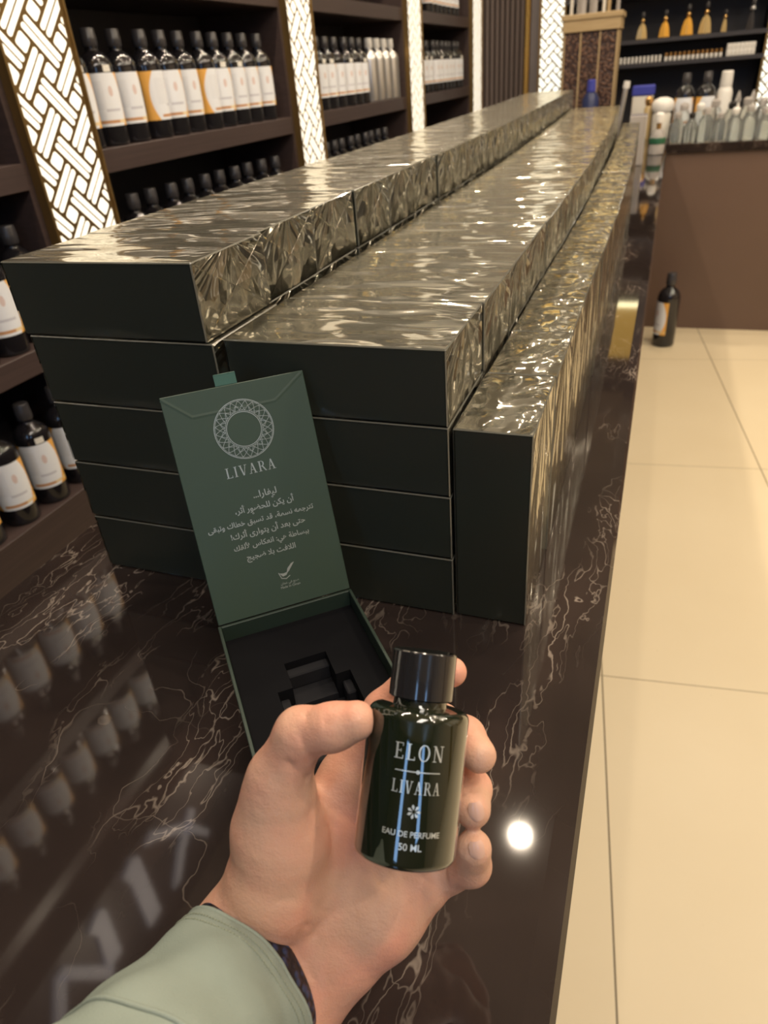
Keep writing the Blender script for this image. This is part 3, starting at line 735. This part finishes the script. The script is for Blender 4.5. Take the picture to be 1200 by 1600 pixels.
b = MB(); b.box(-.686, -.655, 5.27, 5.30, FLOOR, CEIL, ch=.003); tag(b.build('brass_trim', M['brass']), 'narrow brass strip beside the fluted panel', 'trim')
b = MB(); b.box(-.650, -.592, 5.28, 5.45, FLOOR, CEIL); tag(b.build('grey_pilaster', M['greywall']), 'plain grey strip of wall between brass strip and white patterned pillar', 'pilaster')

# ---------------------------------------------------------------- back shelves
t = thing('back_shelving', 'near black shelving on the back wall holding amber testers', 'shelving', (-.40, 5.05, FLOOR))
b = MB(); b.box(0, 1.19, .40, .42, 0, 2.6); b.build('back_board', M['back_panel'], t)
for z in (-.3, .0, .352, .478, .72, 1.0):
    b = MB(); b.box(0, 1.19, 0, .398, z-.022-FLOOR, z-FLOOR); b.build('shelf_board', M['back_panel'], t)
for i, (x, m, s) in enumerate(((.074, 'amber_light', 1.0), (.207, 'amber', 1.0), (.338, 'amber', 1.12), (.440, 'amber_light', 1.15), (.548, 'amber_light', .8), (.692, 'cap_grey', 1.1))):
    t = thing('tester_flask', f"{('dim','amber','bright amber','amber and clear','slim amber','dark clear')[i]} perfume tester flask, {ORD[i]} from left on the back shelf", 'flask', (x, 5.12, .4785), 0, 'amber tester flasks')
    wf = .6 if i >= 4 else 1
    b = MB(); b.lathe([(.030*s*wf, 0), (.032*s*wf, .004), (.026*s*wf, .045*s), (.017*s*wf, .072*s), (.008*s, .080*s), (.008*s, .088*s)], 4); 
    b.M = Matrix.Identity(4); b.build('flask_body', M[m], t)
    b = MB(); b.lathe([(.012*s, .088*s), (.015*s, .096*s), (.012*s, .106*s), (.007*s, .110*s)], 12); b.build('gold_neck', M['gold' if i < 5 else 'alu'], t, smooth=True)
    b = MB(); b.lathe([(.010*s, .1105*s), (.012*s, .118*s), (.012*s, .138*s), (.008*s, .143*s)], 12); b.build('stopper', M['cap_grey'], t, smooth=True)
def vial(x, y, z, capm, lab, grp, s=1.0, body='white'):
    key = 'v' + capm + body
    if key not in PR:
        t = thing('sample_vial', lab, 'vial', (x, y, z), 0, grp)
        b = MB(); b.lathe([(.0085, 0), (.0095, .002), (.0095, .020), (.007, .0235)], 12); b.build('vial_body', M[body], t, smooth=True, angle=.6)
        b = MB(); b.lathe([(.0085, .024), (.009, .026), (.009, .043), (.007, .045)], 12); b.build('cap', M[capm], t, smooth=True, angle=.6); PR[key] = t; t.scale = (s,)*3
    else: dup(PR[key], (x, y, z), 0, lab, grp, s)
for i in range(11):
    vial(-.035+i*.0235, 5.075, .352, 'white', f"small white vial, {ORD[i]} from left in the left row on the back shelf", 'white vials on the back shelf', .8)
for i in range(13):
    vial(.235+i*.0262, 5.075, .352, 'gold', f"small vial with gold cap, {ORD[i]} from left on the back shelf", 'gold capped vials on the back shelf', 1.0)
for i in range(7):
    vial(.592+i*.0225, 5.075, .352, 'white', f"tall white vial, {ORD[i]} from left in the right hand row on the back shelf", 'tall white vials on the back shelf', 1.45)

# ---------------------------------------------------------------- coffee bean display
t = thing('coffee_bean_display', 'oak framed case of roasted coffee beans with clear tubes standing on its top', 'display case', (-.285, 4.20, 0))
b = MB(); b.box(-.012, .288, -.012, .24, .525, .600, ch=.002); b.box(-.02, .296, -.02, .248, .578, .604, ch=.003); b.build('oak_top', M['oak'], t)
for x0, x1 in ((.004, .082), (.090, .182), (.190, .272)):
    b = MB(); b.box(x0, x1, .004, .22, .012, .5245); b.build('bean_compartment', M['beans'], t)
for x in (-.004, .0825, .1825, .2725): b = MB(); b.box(x, x+.0075, -.002, .226, .012, .5245); b.build('oak_post', M['oak'], t)
b = MB(); b.box(-.006, .282, -.006, .23, 0, .0118); b.build('oak_base', M['oak'], t)
for x, r, m in ((.022, .009, 'cream'), (.075, .026, 'clear_tube'), (.135, .022, 'clear_tube'), (.190, .009, 'cream'), (.215, .010, 'oak'), (.262, .010, 'clear_tube')):
    b = MB(); b.lathe([(r, .6043), (r, .86)], 16, c=(x, .06, 0)); b.build('tube' if 'tube' in m else 'rod', M[m], t, smooth=True, angle=.6)
# ---------------------------------------------------------------- things on the service counter
def lathe_thing(name, label, cat, loc, parts, grp=None, rx=0):
    t = thing(name, label, cat, loc, 0, grp); t.rotation_euler = (0, rx, 0)
    for pn_, prof, m in parts: b = MB(); b.lathe(prof, 20); b.build(pn_, M[m], t, smooth=True, angle=.7)
    return t
for i, (x, y) in enumerate(((.365, 4.18), (.468, 4.18))):
    t = put_bottle('plain', (x, y, .0), -1.7 + i*.5, f"big black bottle with amber label on the back counter, {('left','right')[i]} of the pair", 'pair of black bottles on the back counter')
    t.scale = (1.15, 1.15, 1.18)
lathe_thing('white_bottle', 'tall white plastic bottle right of the black bottles on the back counter', 'bottle', (.562, 4.22, 0), [('bottle_body', [(.036, 0), (.038, .01), (.038, .20), (.03, .222), (.026, .226)], 'white'), ('cap', [(.030, .2262), (.031, .23), (.028, .292), (.024, .296)], 'white')])
for i, x in enumerate((.635, .705)):
    lathe_thing('stoppered_bottle', f"white labelled small bottle with pale stopper, {('left','right')[i]} of two near the right edge", 'bottle', (x, 4.25, 0), [('bottle_body', [(.026, 0), (.028, .01), (.028, .11), (.012, .128), (.010, .145)], 'cream'), ('stopper', [(.012, .1453), (.016, .156), (.010, .18), (.004, .20)], 'clear_tube')], 'small stoppered bottles')
JARP = [(.030, 0), (.032, .004), (.032, .085), (.022, .098), (.020, .108)]
jars = [(.345, 3.93, 1.0), (.412, 3.95, .95), (.480, 3.92, 1.1), (.548, 3.95, .9), (.612, 3.92, 1.05), (.680, 3.94, 1.1), (.748, 3.92, 1.0), (.815, 3.95, 1.1), (.37, 4.04, 1.25), (.45, 4.05, 1.2), (.52, 4.06, 1.3), (.60, 4.05, 1.2), (.67, 4.06, 1.3), (.74, 4.05, 1.25), (.82, 4.06, 1.3)]
for i, (x, y, s) in enumerate(jars):
    row = 'front' if i < 8 else 'rear'; n = i if i < 8 else i-8
    cm = 'black_gloss' if i in (1, 11) else ('white' if i in (4, 9, 14) else 'clear_tube')
    t = lathe_thing('glass_jar', f"clear glass jar, {'black' if cm == 'black_gloss' else 'pale'} stopper, {ORD[n]} in {row} row on the back counter", 'jar', (x, y, 0),
        [('jar_body', JARP, 'clear'), ('stopper', [(.014, .1085), (.018, .116), (.018, .130), (.010, .138)], cm)], 'clear glass jars on the back counter'); t.scale = (s*.95, s*.95, s)
lathe_thing('spray_bottle', 'clear bottle with green ring and white cap on the counter beyond the boxes', 'bottle', (.262, 3.42, 0), [('bottle_body', [(.030, 0), (.034, .004), (.034, .075), (.022, .098), (.014, .105)], 'clear_tube'), ('green_ring', [(.0355, .045), (.0365, .05), (.0365, .066), (.0355, .070)], 'green_label'), ('neck', [(.011, .1052), (.011, .13)], 'gold'), ('cap', [(.020, .1302), (.022, .135), (.020, .165), (.012, .172)], 'white')])
lathe_thing('white_jug', 'squat white lidded jug at the corner of the back counter', 'jug', (.262, 4.10, 0), [('jug_body', [(.040, 0), (.046, .01), (.046, .12), (.04, .135)], 'cream'), ('lid', [(.050, .1353), (.056, .15), (.056, .175), (.044, .19), (.02, .20)], 'white')])
lathe_thing('perfume_bottle_far', 'small amber bottle with yellow round cap beside the white jug', 'bottle', (.190, 4.14, 0), [('bottle_body', [(.020, 0), (.022, .01), (.022, .15), (.016, .162)], 'amber_light'), ('cap', [(.015, .1623), (.022, .178), (.022, .195), (.010, .208)], 'gold')]).name = 'amber_bottle'
b = MB(); b.box(-.055, .055, -.04, .04, 0, .205, ch=.004); t = thing('blue_topped_canister', 'pale canister with a bright blue lid behind the far end of the middle stack', 'canister', (.150, 4.30, 0)); b.build('canister_body', M['cream'], t); b = MB(); b.box(-.060, .060, -.045, .045, .2053, .255, ch=.006); b.build('lid', M['blue'], t)
b = MB(); b.box(0, .066, 0, .12, 0, .188, ch=.003); t = thing('pale_wrapped_carton', 'pale film wrapped carton standing past the far end of the upright row', 'box', (.150, 3.02, 0)); b.build('carton', M['clear_tube'], t)
lathe_thing('navy_bottle', 'dark blue bottle standing in front of the coffee bean display', 'bottle', (-.115, 4.10, 0), [('bottle_body', [(.040, 0), (.044, .01), (.044, .215), (.026, .245)], 'navy'), ('cap', [(.020, .2453), (.024, .25), (.022, .30), (.014, .305)], 'blue')])
lathe_thing('pipette_bottle', 'slim grey tube leaning by the coffee bean display', 'tube', (.035, 4.12, .012), [('tube_body', [(.012, 0), (.013, .01), (.013, .24)], 'alu'), ('cap', [(.016, .2402), (.018, .25), (.016, .275)], 'white')], rx=.12).name = 'slim_tube'

# ---------------------------------------------------------------- hand holding the perfume bottle
def cs(px, py, d): return np.array([(px-600)/FPX*d, -(py-800)/FPX*d, -d])
def c2w(p): return CAMC + CR @ Vector(p)
# bottle frame (camera side measurements -> real axis)
BOT, TOPP = cs(631, 1334, .3015), cs(665, 1017, .312)
bl = float(np.linalg.norm(TOPP-BOT)); bz = (TOPP-BOT)/bl
bf = np.array([0, 0, 1.0]) + .0*bz; midp = (BOT+TOPP)/2; bf = -midp/np.linalg.norm(midp); bf = bf - bz*np.dot(bf, bz); bf /= np.linalg.norm(bf)
bx = np.cross(bz, bf) * -1; bx = np.cross(-bf, bz)   # bx x (-(-bf))...
bx /= np.linalg.norm(bx)
if bx[0] < 0: bx = -bx
BR, CRD = .0222, .0142
rotm = Matrix([[*(CR @ Vector(bx))], [*(CR @ Vector(-bf))], [*(CR @ Vector(bz))]]).transposed().to_4x4()
pb = thing('perfume_bottle', 'small dark glass perfume bottle with black cap held in the hand', 'bottle', c2w(BOT)); pb.rotation_euler = rotm.to_euler()
BBH = .0632
b = MB(); pr = [(BR-.0030, 0.0), (BR-.0012, .0004), (BR-.0003, .0015), (BR, .003), (BR, BBH-.0045)]
for i in range(1, 7): a = PI/2*i/6; pr.append((BR-.0040+.0040*math.cos(a), BBH-.0045+.0040*math.sin(a)))
pr += [(.0120, BBH), (.0118, BBH+.0004), (.0118, BBH+.0030)]
b.lathe(pr, 96); b.build('bottle_body', M['perfume'], pb, smooth=True, angle=.8)
b = MB(); c0 = BBH+.0031; b.lathe([(CRD-.0008, c0), (CRD, c0+.0006), (CRD, bl-.0006), (CRD-.0006, bl), (0.0001, bl)], 72); b.build('cap', M['black_cap'], pb, smooth=True, angle=.6)
def bmap(x, y, h, off=.0022):
    a = (x+off)/BR; r = BR+.00005+h; return (r*math.sin(a), -r*math.cos(a), y)
def bwrite(name, polys, y0):
    bb = MB()
    for pl in polys:
        n = len(pl); 
        lay(bb, [[(x, y+y0) for x, y in pl]], lambda x, y, h: bmap(x, y, h), .00006)
    bb.build(name, M['silver_print'], pb)
P, tw = serif('ELON', .0064, .16); bwrite('printed_title', [[(x*.0212/tw, y) for x, y in pl] for pl in P], .0440)
P, tw = serif('LIVARA', .0050, .14); bwrite('printed_name', [[(x*.0205/tw, y) for x, y in pl] for pl in P], .0308)
P = []
for i in range(12): x = -.0095 + .019*i/12; P.append(q(x, 0, x+.0016, .0004))
P += ring(0, .0002, .0008, .0008, .0005, .0005, 0, 360, 10); bwrite('printed_rule', P, .0393)
P = []
for i in range(7):
    a = 2*PI*i/7; P += [[(.0006*math.cos(a)+.0, .0006*math.sin(a)), (.0022*math.cos(a-.28), .0022*math.sin(a-.28)), (.0029*math.cos(a), .0029*math.sin(a)), (.0022*math.cos(a+.28), .0022*math.sin(a+.28))]]
bwrite('printed_flower', P, .0240)
bwrite('printed_small_text', font_polys('EAU DE PERFUME', .0034, .00004, .0245), .0140)
bwrite('printed_volume', font_polys('50 ML', .0034, .00004, .0095), .0088)

# --- the body surface as a blended distance field, then naive surface nets
def cone(X, a, b_, ra, rb):
    a = np.asarray(a); b_ = np.asarray(b_); d = b_-a; L = float(d@d)
    t = np.clip(((X-a)@d)/L, 0, 1); return np.linalg.norm(X-(a+t[..., None]*d), axis=-1) - (ra + (rb-ra)*t)
def smin(a, c, k):
    h = np.clip(.5+.5*(c-a)/k, 0, 1); return c*(1-h)+a*h - k*h*(1-h)
h_ = .00125
lo = np.array([-.165, -.285, -.372]); hi = np.array([.066, -.060, -.262])
gx, gy, gz = [np.arange(lo[i], hi[i], h_) for i in range(3)]
X = np.stack(np.meshgrid(gx, gy, gz, indexing='ij'), -1).astype(np.float32)
def chain(pts, k=.003):
    r = None
    for (p, q_) in zip(pts[:-1], pts[1:]):
        v_ = cone(X, cs(*p[:3]), cs(*q_[:3]), p[3], q_[3]); r = v_ if r is None else smin(r, v_, k)
    return r
def group(items, k):
    r = None
    for v_ in items: r = v_ if r is None else smin(r, v_, k)
    return r
palm = group([
    chain([(402, 1455, .345, .0215), (430, 1385, .338, .0240), (440, 1310, .333, .0220), (438, 1245, .326, .0170)], .006),     # thenar
    chain([(470, 1530, .347, .0215), (520, 1480, .350, .0240), (590, 1420, .350, .0235), (650, 1372, .352, .0180)], .006),     # hypothenar
    chain([(440, 1480, .350, .0220), (505, 1400, .353, .0210), (560, 1300, .358, .0165), (590, 1190, .362, .0125)], .006),     # middle of the palm
    chain([(520, 1400, .354, .0180), (620, 1300, .361, .0155), (650, 1230, .364, .0130)], .006),
    chain([(480, 1330, .350, .0160), (540, 1215, .355, .0130), (575, 1165, .358, .0120)], .006)], .012)
arm = group([chain([(372, 1455, .343, .0215), (230, 1620, .295, .0230)]), chain([(468, 1560, .347, .0215), (330, 1710, .300, .0230)]), chain([(420, 1510, .345, .0240), (280, 1660, .298, .0240)])], .012)
thumb = chain([(425, 1290, .330, .0185), (436, 1215, .321, .0140), (470, 1146, .311, .0112), (520, 1136, .3035, .0098), (557, 1126, .3000, .0086)], .005)
index = chain([(570, 1175, .357, .0120), (600, 1112, .354, .0105), (648, 1062, .350, .0090), (706, 1050, .341, .0074)], .004)
middle = chain([(620, 1190, .362, .0115), (690, 1130, .360, .0095), (727, 1150, .343, .0092), (748, 1180, .327, .0083)], .004)
ringf = chain([(650, 1235, .362, .0115), (706, 1208, .358, .0095), (738, 1232, .341, .0090), (738, 1264, .3235, .0086)], .004)
pinky = chain([(652, 1352, .354, .0140), (698, 1360, .349, .0105), (736, 1352, .335, .0092), (740, 1325, .3225, .0084)], .004)
F_ = smin(palm, arm, .014); F_ = smin(F_, thumb, .006)
for f_ in (index, middle, ringf, pinky): F_ = smin(F_, f_, .0035)
def groove(pts, w, dp):
    global F_
    d = None
    for p, q_ in zip(pts[:-1], pts[1:]):
        v_ = cone(X, cs(*p), cs(*q_), 0, 0); d = v_ if d is None else np.minimum(d, v_)
    F_ = F_ + dp*np.exp(-(d/w)**2)
groove([(505, 1215, .330), (520, 1290, .3335), (535, 1370, .330), (528, 1420, .327), (490, 1465, .325)], .0022, .0026)   # life line
groove([(480, 1215, .312), (452, 1190, .303)], .0016, .0014)                     # thumb web crease
groove([(480, 1120, .302), (490, 1160, .300), (485, 1185, .303)], .0013, .0010)
groove([(395, 1395, .318), (440, 1425, .316), (490, 1450, .324)], .0013, .0010)
groove([(365, 1410, .328), (430, 1450, .322), (480, 1510, .324), (508, 1560, .328)], .0016, .0010)
groove([(645, 1330, .333), (655, 1370, .331), (668, 1410, .334)], .0014, .0008)
groove([(700, 1345, .336), (697, 1385, .336)], .0013, .0009)
groove([(505, 1108, .296), (512, 1135, .294), (515, 1165, .296)], .0011, .0007)
groove([(455, 1120, .300), (470, 1150, .298), (482, 1180, .300)], .0012, .0008)
groove([(400, 1410, .316), (450, 1405, .313), (505, 1425, .322)], .0012, .0007)
groove([(500, 1250, .335), (560, 1290, .340), (600, 1390, .335)], .0014, .0010)
# press against the glass
rel = X - BOT.astype(np.float32); ax_ = rel @ bz.astype(np.float32); rad = np.linalg.norm(rel - ax_[..., None]*bz.astype(np.float32), axis=-1)
cyl = np.maximum(rad - (BR+.0003), np.maximum(-ax_-.0003, ax_-BBH-.0005)); cyl2 = np.maximum(rad-(CRD+.0003), np.maximum(-ax_, ax_-bl))
F_ = np.maximum(F_, -np.minimum(cyl, cyl2))
def surface_nets(F, o, h):
    S = F < 0; nx, ny, nz = F.shape
    cnt = np.zeros((nx-1, ny-1, nz-1), np.float32); acc = np.zeros((nx-1, ny-1, nz-1, 3), np.float32)
    for ax in range(3):
        o2 = [a for a in range(3) if a != ax]
        for a in (0, 1):
            for b2 in (0, 1):
                off = [0, 0, 0]; off[o2[0]] = a; off[o2[1]] = b2; off2 = list(off); off2[ax] = 1
                s0 = tuple(slice(off[i], off[i]+F.shape[i]-1) for i in range(3)); s1 = tuple(slice(off2[i], off2[i]+F.shape[i]-1) for i in range(3))
                f0, f1 = F[s0], F[s1]; cr = (f0 < 0) != (f1 < 0); t = np.where(cr, f0/(f0-f1+1e-12), 0)
                cnt += cr
                for i in range(3): acc[..., i] += cr*(off[i] + (t if i == ax else 0))
    act = cnt > 0; idx = -np.ones(act.shape, np.int64); ii = np.argwhere(act); idx[act] = np.arange(len(ii))
    V = (ii + acc[act]/cnt[act][:, None])*h + o
    Q = []
    for ax in range(3):
        u, w = [(1, 2), (2, 0), (0, 1)][ax]
        sl0 = [slice(1, -1)]*3; sl0[ax] = slice(0, -1); sl1 = list(sl0); sl1[ax] = slice(1, None)
        a, c = S[tuple(sl0)], S[tuple(sl1)]; E = np.argwhere(a != c); sg = a[tuple(E.T)]
        base = E.copy(); base[:, u] += 1; base[:, w] += 1
        def g(du, dw): q_ = base.copy(); q_[:, u] -= du; q_[:, w] -= dw; return idx[tuple(q_.T)]
        quad = np.stack([g(1, 1), g(0, 1), g(0, 0), g(1, 0)], 1); quad[~sg] = quad[~sg][:, ::-1]; Q.append(quad)
    return V, np.concatenate(Q)
V_, Q_ = surface_nets(F_, lo, h_)
# light smoothing
E_ = np.unique(np.sort(np.concatenate([Q_[:, [0, 1]], Q_[:, [1, 2]], Q_[:, [2, 3]], Q_[:, [3, 0]]]), 1), axis=0)
for it in range(2):
    s_ = np.zeros_like(V_); c_ = np.zeros(len(V_)); 
    for a, c in ((0, 1), (1, 0)): np.add.at(s_, E_[:, a], V_[E_[:, c]]); np.add.at(c_, E_[:, a], 1)
    V_ = V_*.45 + .55*s_/c_[:, None]
HL_ = c2w(cs(428, 1500, .345))
pe = thing('person', 'left hand of a person in a sage green jacket sleeve, holding up the perfume bottle', 'person', HL_)
Rn = np.array(CR); Wv = V_ @ Rn.T + np.array(CAMC) - np.array(HL_)
me = bpy.data.meshes.new('hand_and_forearm'); me.from_pydata(Wv.tolist(), [], Q_.tolist()); me.materials.append(M['skin']); me.polygons.foreach_set('use_smooth', [True]*len(me.polygons)); me.update()
ho = bpy.data.objects.new('hand_and_forearm', me); COL.objects.link(ho); ho.parent = pe
def loc(p): return tuple(c2w(p) - HL_)
# nails
def nail(px, py, d, wpx, lpx, ang, bulge=.0011, tilt=0):
    b = MB(); n = 8; m_ = 8; vs = []; F = []; ca, sa = math.cos(math.radians(ang)), math.sin(math.radians(ang)); s = d/FPX; c = cs(px, py, d)
    for i in range(n+1):
        for j in range(m_+1):
            u = (i/n*2-1); v = (j/m_*2-1); sh = math.sqrt(max(0, 1-.55*abs(v)**3)) ; uu = u*wpx*s*sh; vv = v*lpx*s
            z = bulge*(1-u*u) + bulge*.45*(1-v*v)
            vs.append(loc(c + np.array([uu*ca - vv*sa, uu*sa + vv*ca, z + tilt*uu])))
    for i in range(n):
        for j in range(m_): F.append((i*(m_+1)+j, (i+1)*(m_+1)+j, (i+1)*(m_+1)+j+1, i*(m_+1)+j+1))
    b.add(vs, F); return b.build('finger_nail', M['nail'], pe, smooth=True)
nail(744, 1267, .3157, 12, 15, 12, .0012)
nail(745, 1327, .3147, 12, 14, 10, .0012)
# sleeve
A0 = cs(404, 1510, .338); A1 = cs(150, 1815, .235); ad = A1-A0; alen = np.linalg.norm(ad); ad /= alen; A0 = A0 + ad*.011
e_ = cs(490, 1606, .338)-cs(322, 1412, .338); e_ /= np.linalg.norm(e_); n_ = np.cross(ad, e_); n_ /= np.linalg.norm(n_)
if n_[2] < 0: n_ = -n_
def sleeve_pt(s, a, inner=0):
    t = s/alen; ra = .0405 + .006*t + .0016*math.exp(-((s-.0)/.008)**2) - inner; rb = .0345 + .006*t - inner
    w = .0011*math.sin(3*a + 40*s) + .0008*math.sin(7*a - 90*s + 1) + .0010*math.sin(2*a+150*s)*min(1, s/.02)
    sk = -.012*max(0, math.sin(a)) + .008*min(0, math.sin(a)) - .010*max(0, math.cos(a))          # near side of the cuff reaches further over the wrist
    return A0 + ad*(s - sk*max(0, 1-s/.09)) + e_*(ra+w)*math.cos(a) + n_*(rb+w)*math.sin(a)
b = MB(); NA, NS = 72, 40; vs = []; F = []
ss = [i/(NS-1)*alen*1.15 for i in range(NS)]
for s in ss:
    for i in range(NA): vs.append(loc(sleeve_pt(s, 2*PI*i/NA)))
for s in (0, .004, .03):
    for i in range(NA): vs.append(loc(sleeve_pt(s+.0004, 2*PI*i/NA, .0017)))
for j in range(NS-1):
    for i in range(NA): a_, c_2 = j*NA+i, j*NA+(i+1) % NA; F.append((a_, c_2, c_2+NA, a_+NA))
o_ = NS*NA
for i in range(NA): F.append((i, (i+1) % NA, o_+(i+1) % NA, o_+i))
for j in range(2):
    for i in range(NA): a_, c_2 = o_+j*NA+i, o_+j*NA+(i+1) % NA; F.append((a_, c_2, c_2+NA, a_+NA))
b.add(vs, F); sl = b.build('sleeve', M['sleeve'], pe, smooth=True)
b = MB(); b.tube([loc(sleeve_pt(.0008, 2*PI*i/NA, .0008)) for i in range(NA)], .0013, 8, closed=True); b.build('cuff_hem', M['sleeve'], sl, smooth=True)
for s in (.0065, .0105):
    b = MB()
    for i in range(0, 150):
        a_ = 2*PI*i/150; p0, p1 = sleeve_pt(s, a_, -.0002), sleeve_pt(s, a_+2*PI/150*.62, -.0002); b.tube([loc(p0), loc(p1)], .00038, 5)
    b.build('stitching', M['thread'], sl)
b = MB(); b.tube([loc(sleeve_pt(.068+.004*math.sin(2*PI*i/NA), 2*PI*i/NA, -.0002)) for i in range(NA)], .0011, 8, closed=True); b.build('sleeve_seam', M['sleeve'], sl, smooth=True)
# wrist strap
b = MB(); ra, rb = .0385, .0275; A2 = A0; Ns = 64; vs = []; F = []
for i in range(Ns):
    a_ = 2*PI*i/Ns
    for (dr, dsx) in ((0, -.004), (.0016, -.004), (.0022, -.002), (.0022, .006), (.0, .006)):
        dsx += -.0095 + .012*max(0, math.sin(a_)) + .010*max(0, math.cos(a_))
        vs.append(loc(A2 + ad*dsx + e_*(ra+dr)*math.cos(a_) + n_*(rb+dr)*math.sin(a_)))
for i in range(Ns):
    for j in range(5): a_, c_2 = i*5+j, i*5+(j+1) % 5; d_, e2 = ((i+1) % Ns)*5+j, ((i+1) % Ns)*5+(j+1) % 5; F.append((a_, c_2, e2, d_))
b.add(vs, F); b.build('wrist_strap', M['strap'], pe, smooth=True, angle=.6)

# ---------------------------------------------------------------- ceiling lamps (fittings)
for i, (x, y) in enumerate(DOWN):
    b = MB(); b.lathe([(.052, 0), (.062, 0), (.062, .008), (.052, .008)], 24, c=(0, 0, -.010), cap=False); o = b.build('ceiling_downlight', M['white']); o.location = (x, y, CEIL)
    tag(o, f"small round recessed ceiling downlight, {ORD[i]} over the shop, above the frame", 'light', 'recessed downlights')
# ---------------------------------------------------------------- amber lit panel high on the back wall (mirrored in the counter top)
t = thing('amber_display_panel', 'amber backlit display panel high on the back wall with a bright strip along its bottom', 'light panel', (-.30, 5.02, 1.15))
b = MB(); b.box(0, .56, 0, .02, .03, .42); b.build('amber_panel', mat('amber_lit_panel', (.4, .25, .05), .5, emis=(1.0, .60, .10), es=.55), t)
b = MB(); b.box(0, .56, -.01, .02, 0, .028); b.build('light_strip', mat('light_strip', (.9, .85, .6), .5, emis=(1.0, .88, .50), es=5), t)
# two tall screens on the wall behind the camera (mirrored as blue streaks in the perfume bottle)
for i, (x, w) in enumerate(((.13, .30), (2.25, .42))):
    t = thing('display_screen', f"tall blue lit advertising screen on the wall behind the camera, {('left','right')[i]} of two", 'screen', (x, -2.95, .60), 0, 'display screens')
    b = MB(); b.box(-w/2-.03, w/2+.03, 0, .04, -.03, 1.40, ch=.004); b.build('screen_frame', M['black_gloss'], t)
    b = MB(); b.box(-w/2, w/2, .0402, .044, 0, 1.37); b.build('screen_panel', mat('blue_screen', (.1, .2, .3), .3, emis=(.32, .58, 1.0), es=4.5), t)
for i in range(5):  # glowing pillars added out of view to give the film bright reflections
    pillar('added backlit brass pillar on the unseen right wall, ' + ORD[i] + ' of five', (3.88, .1+i*1.1, 0), .26, -PI/2, 0, 1.8, M['slot'], .02)
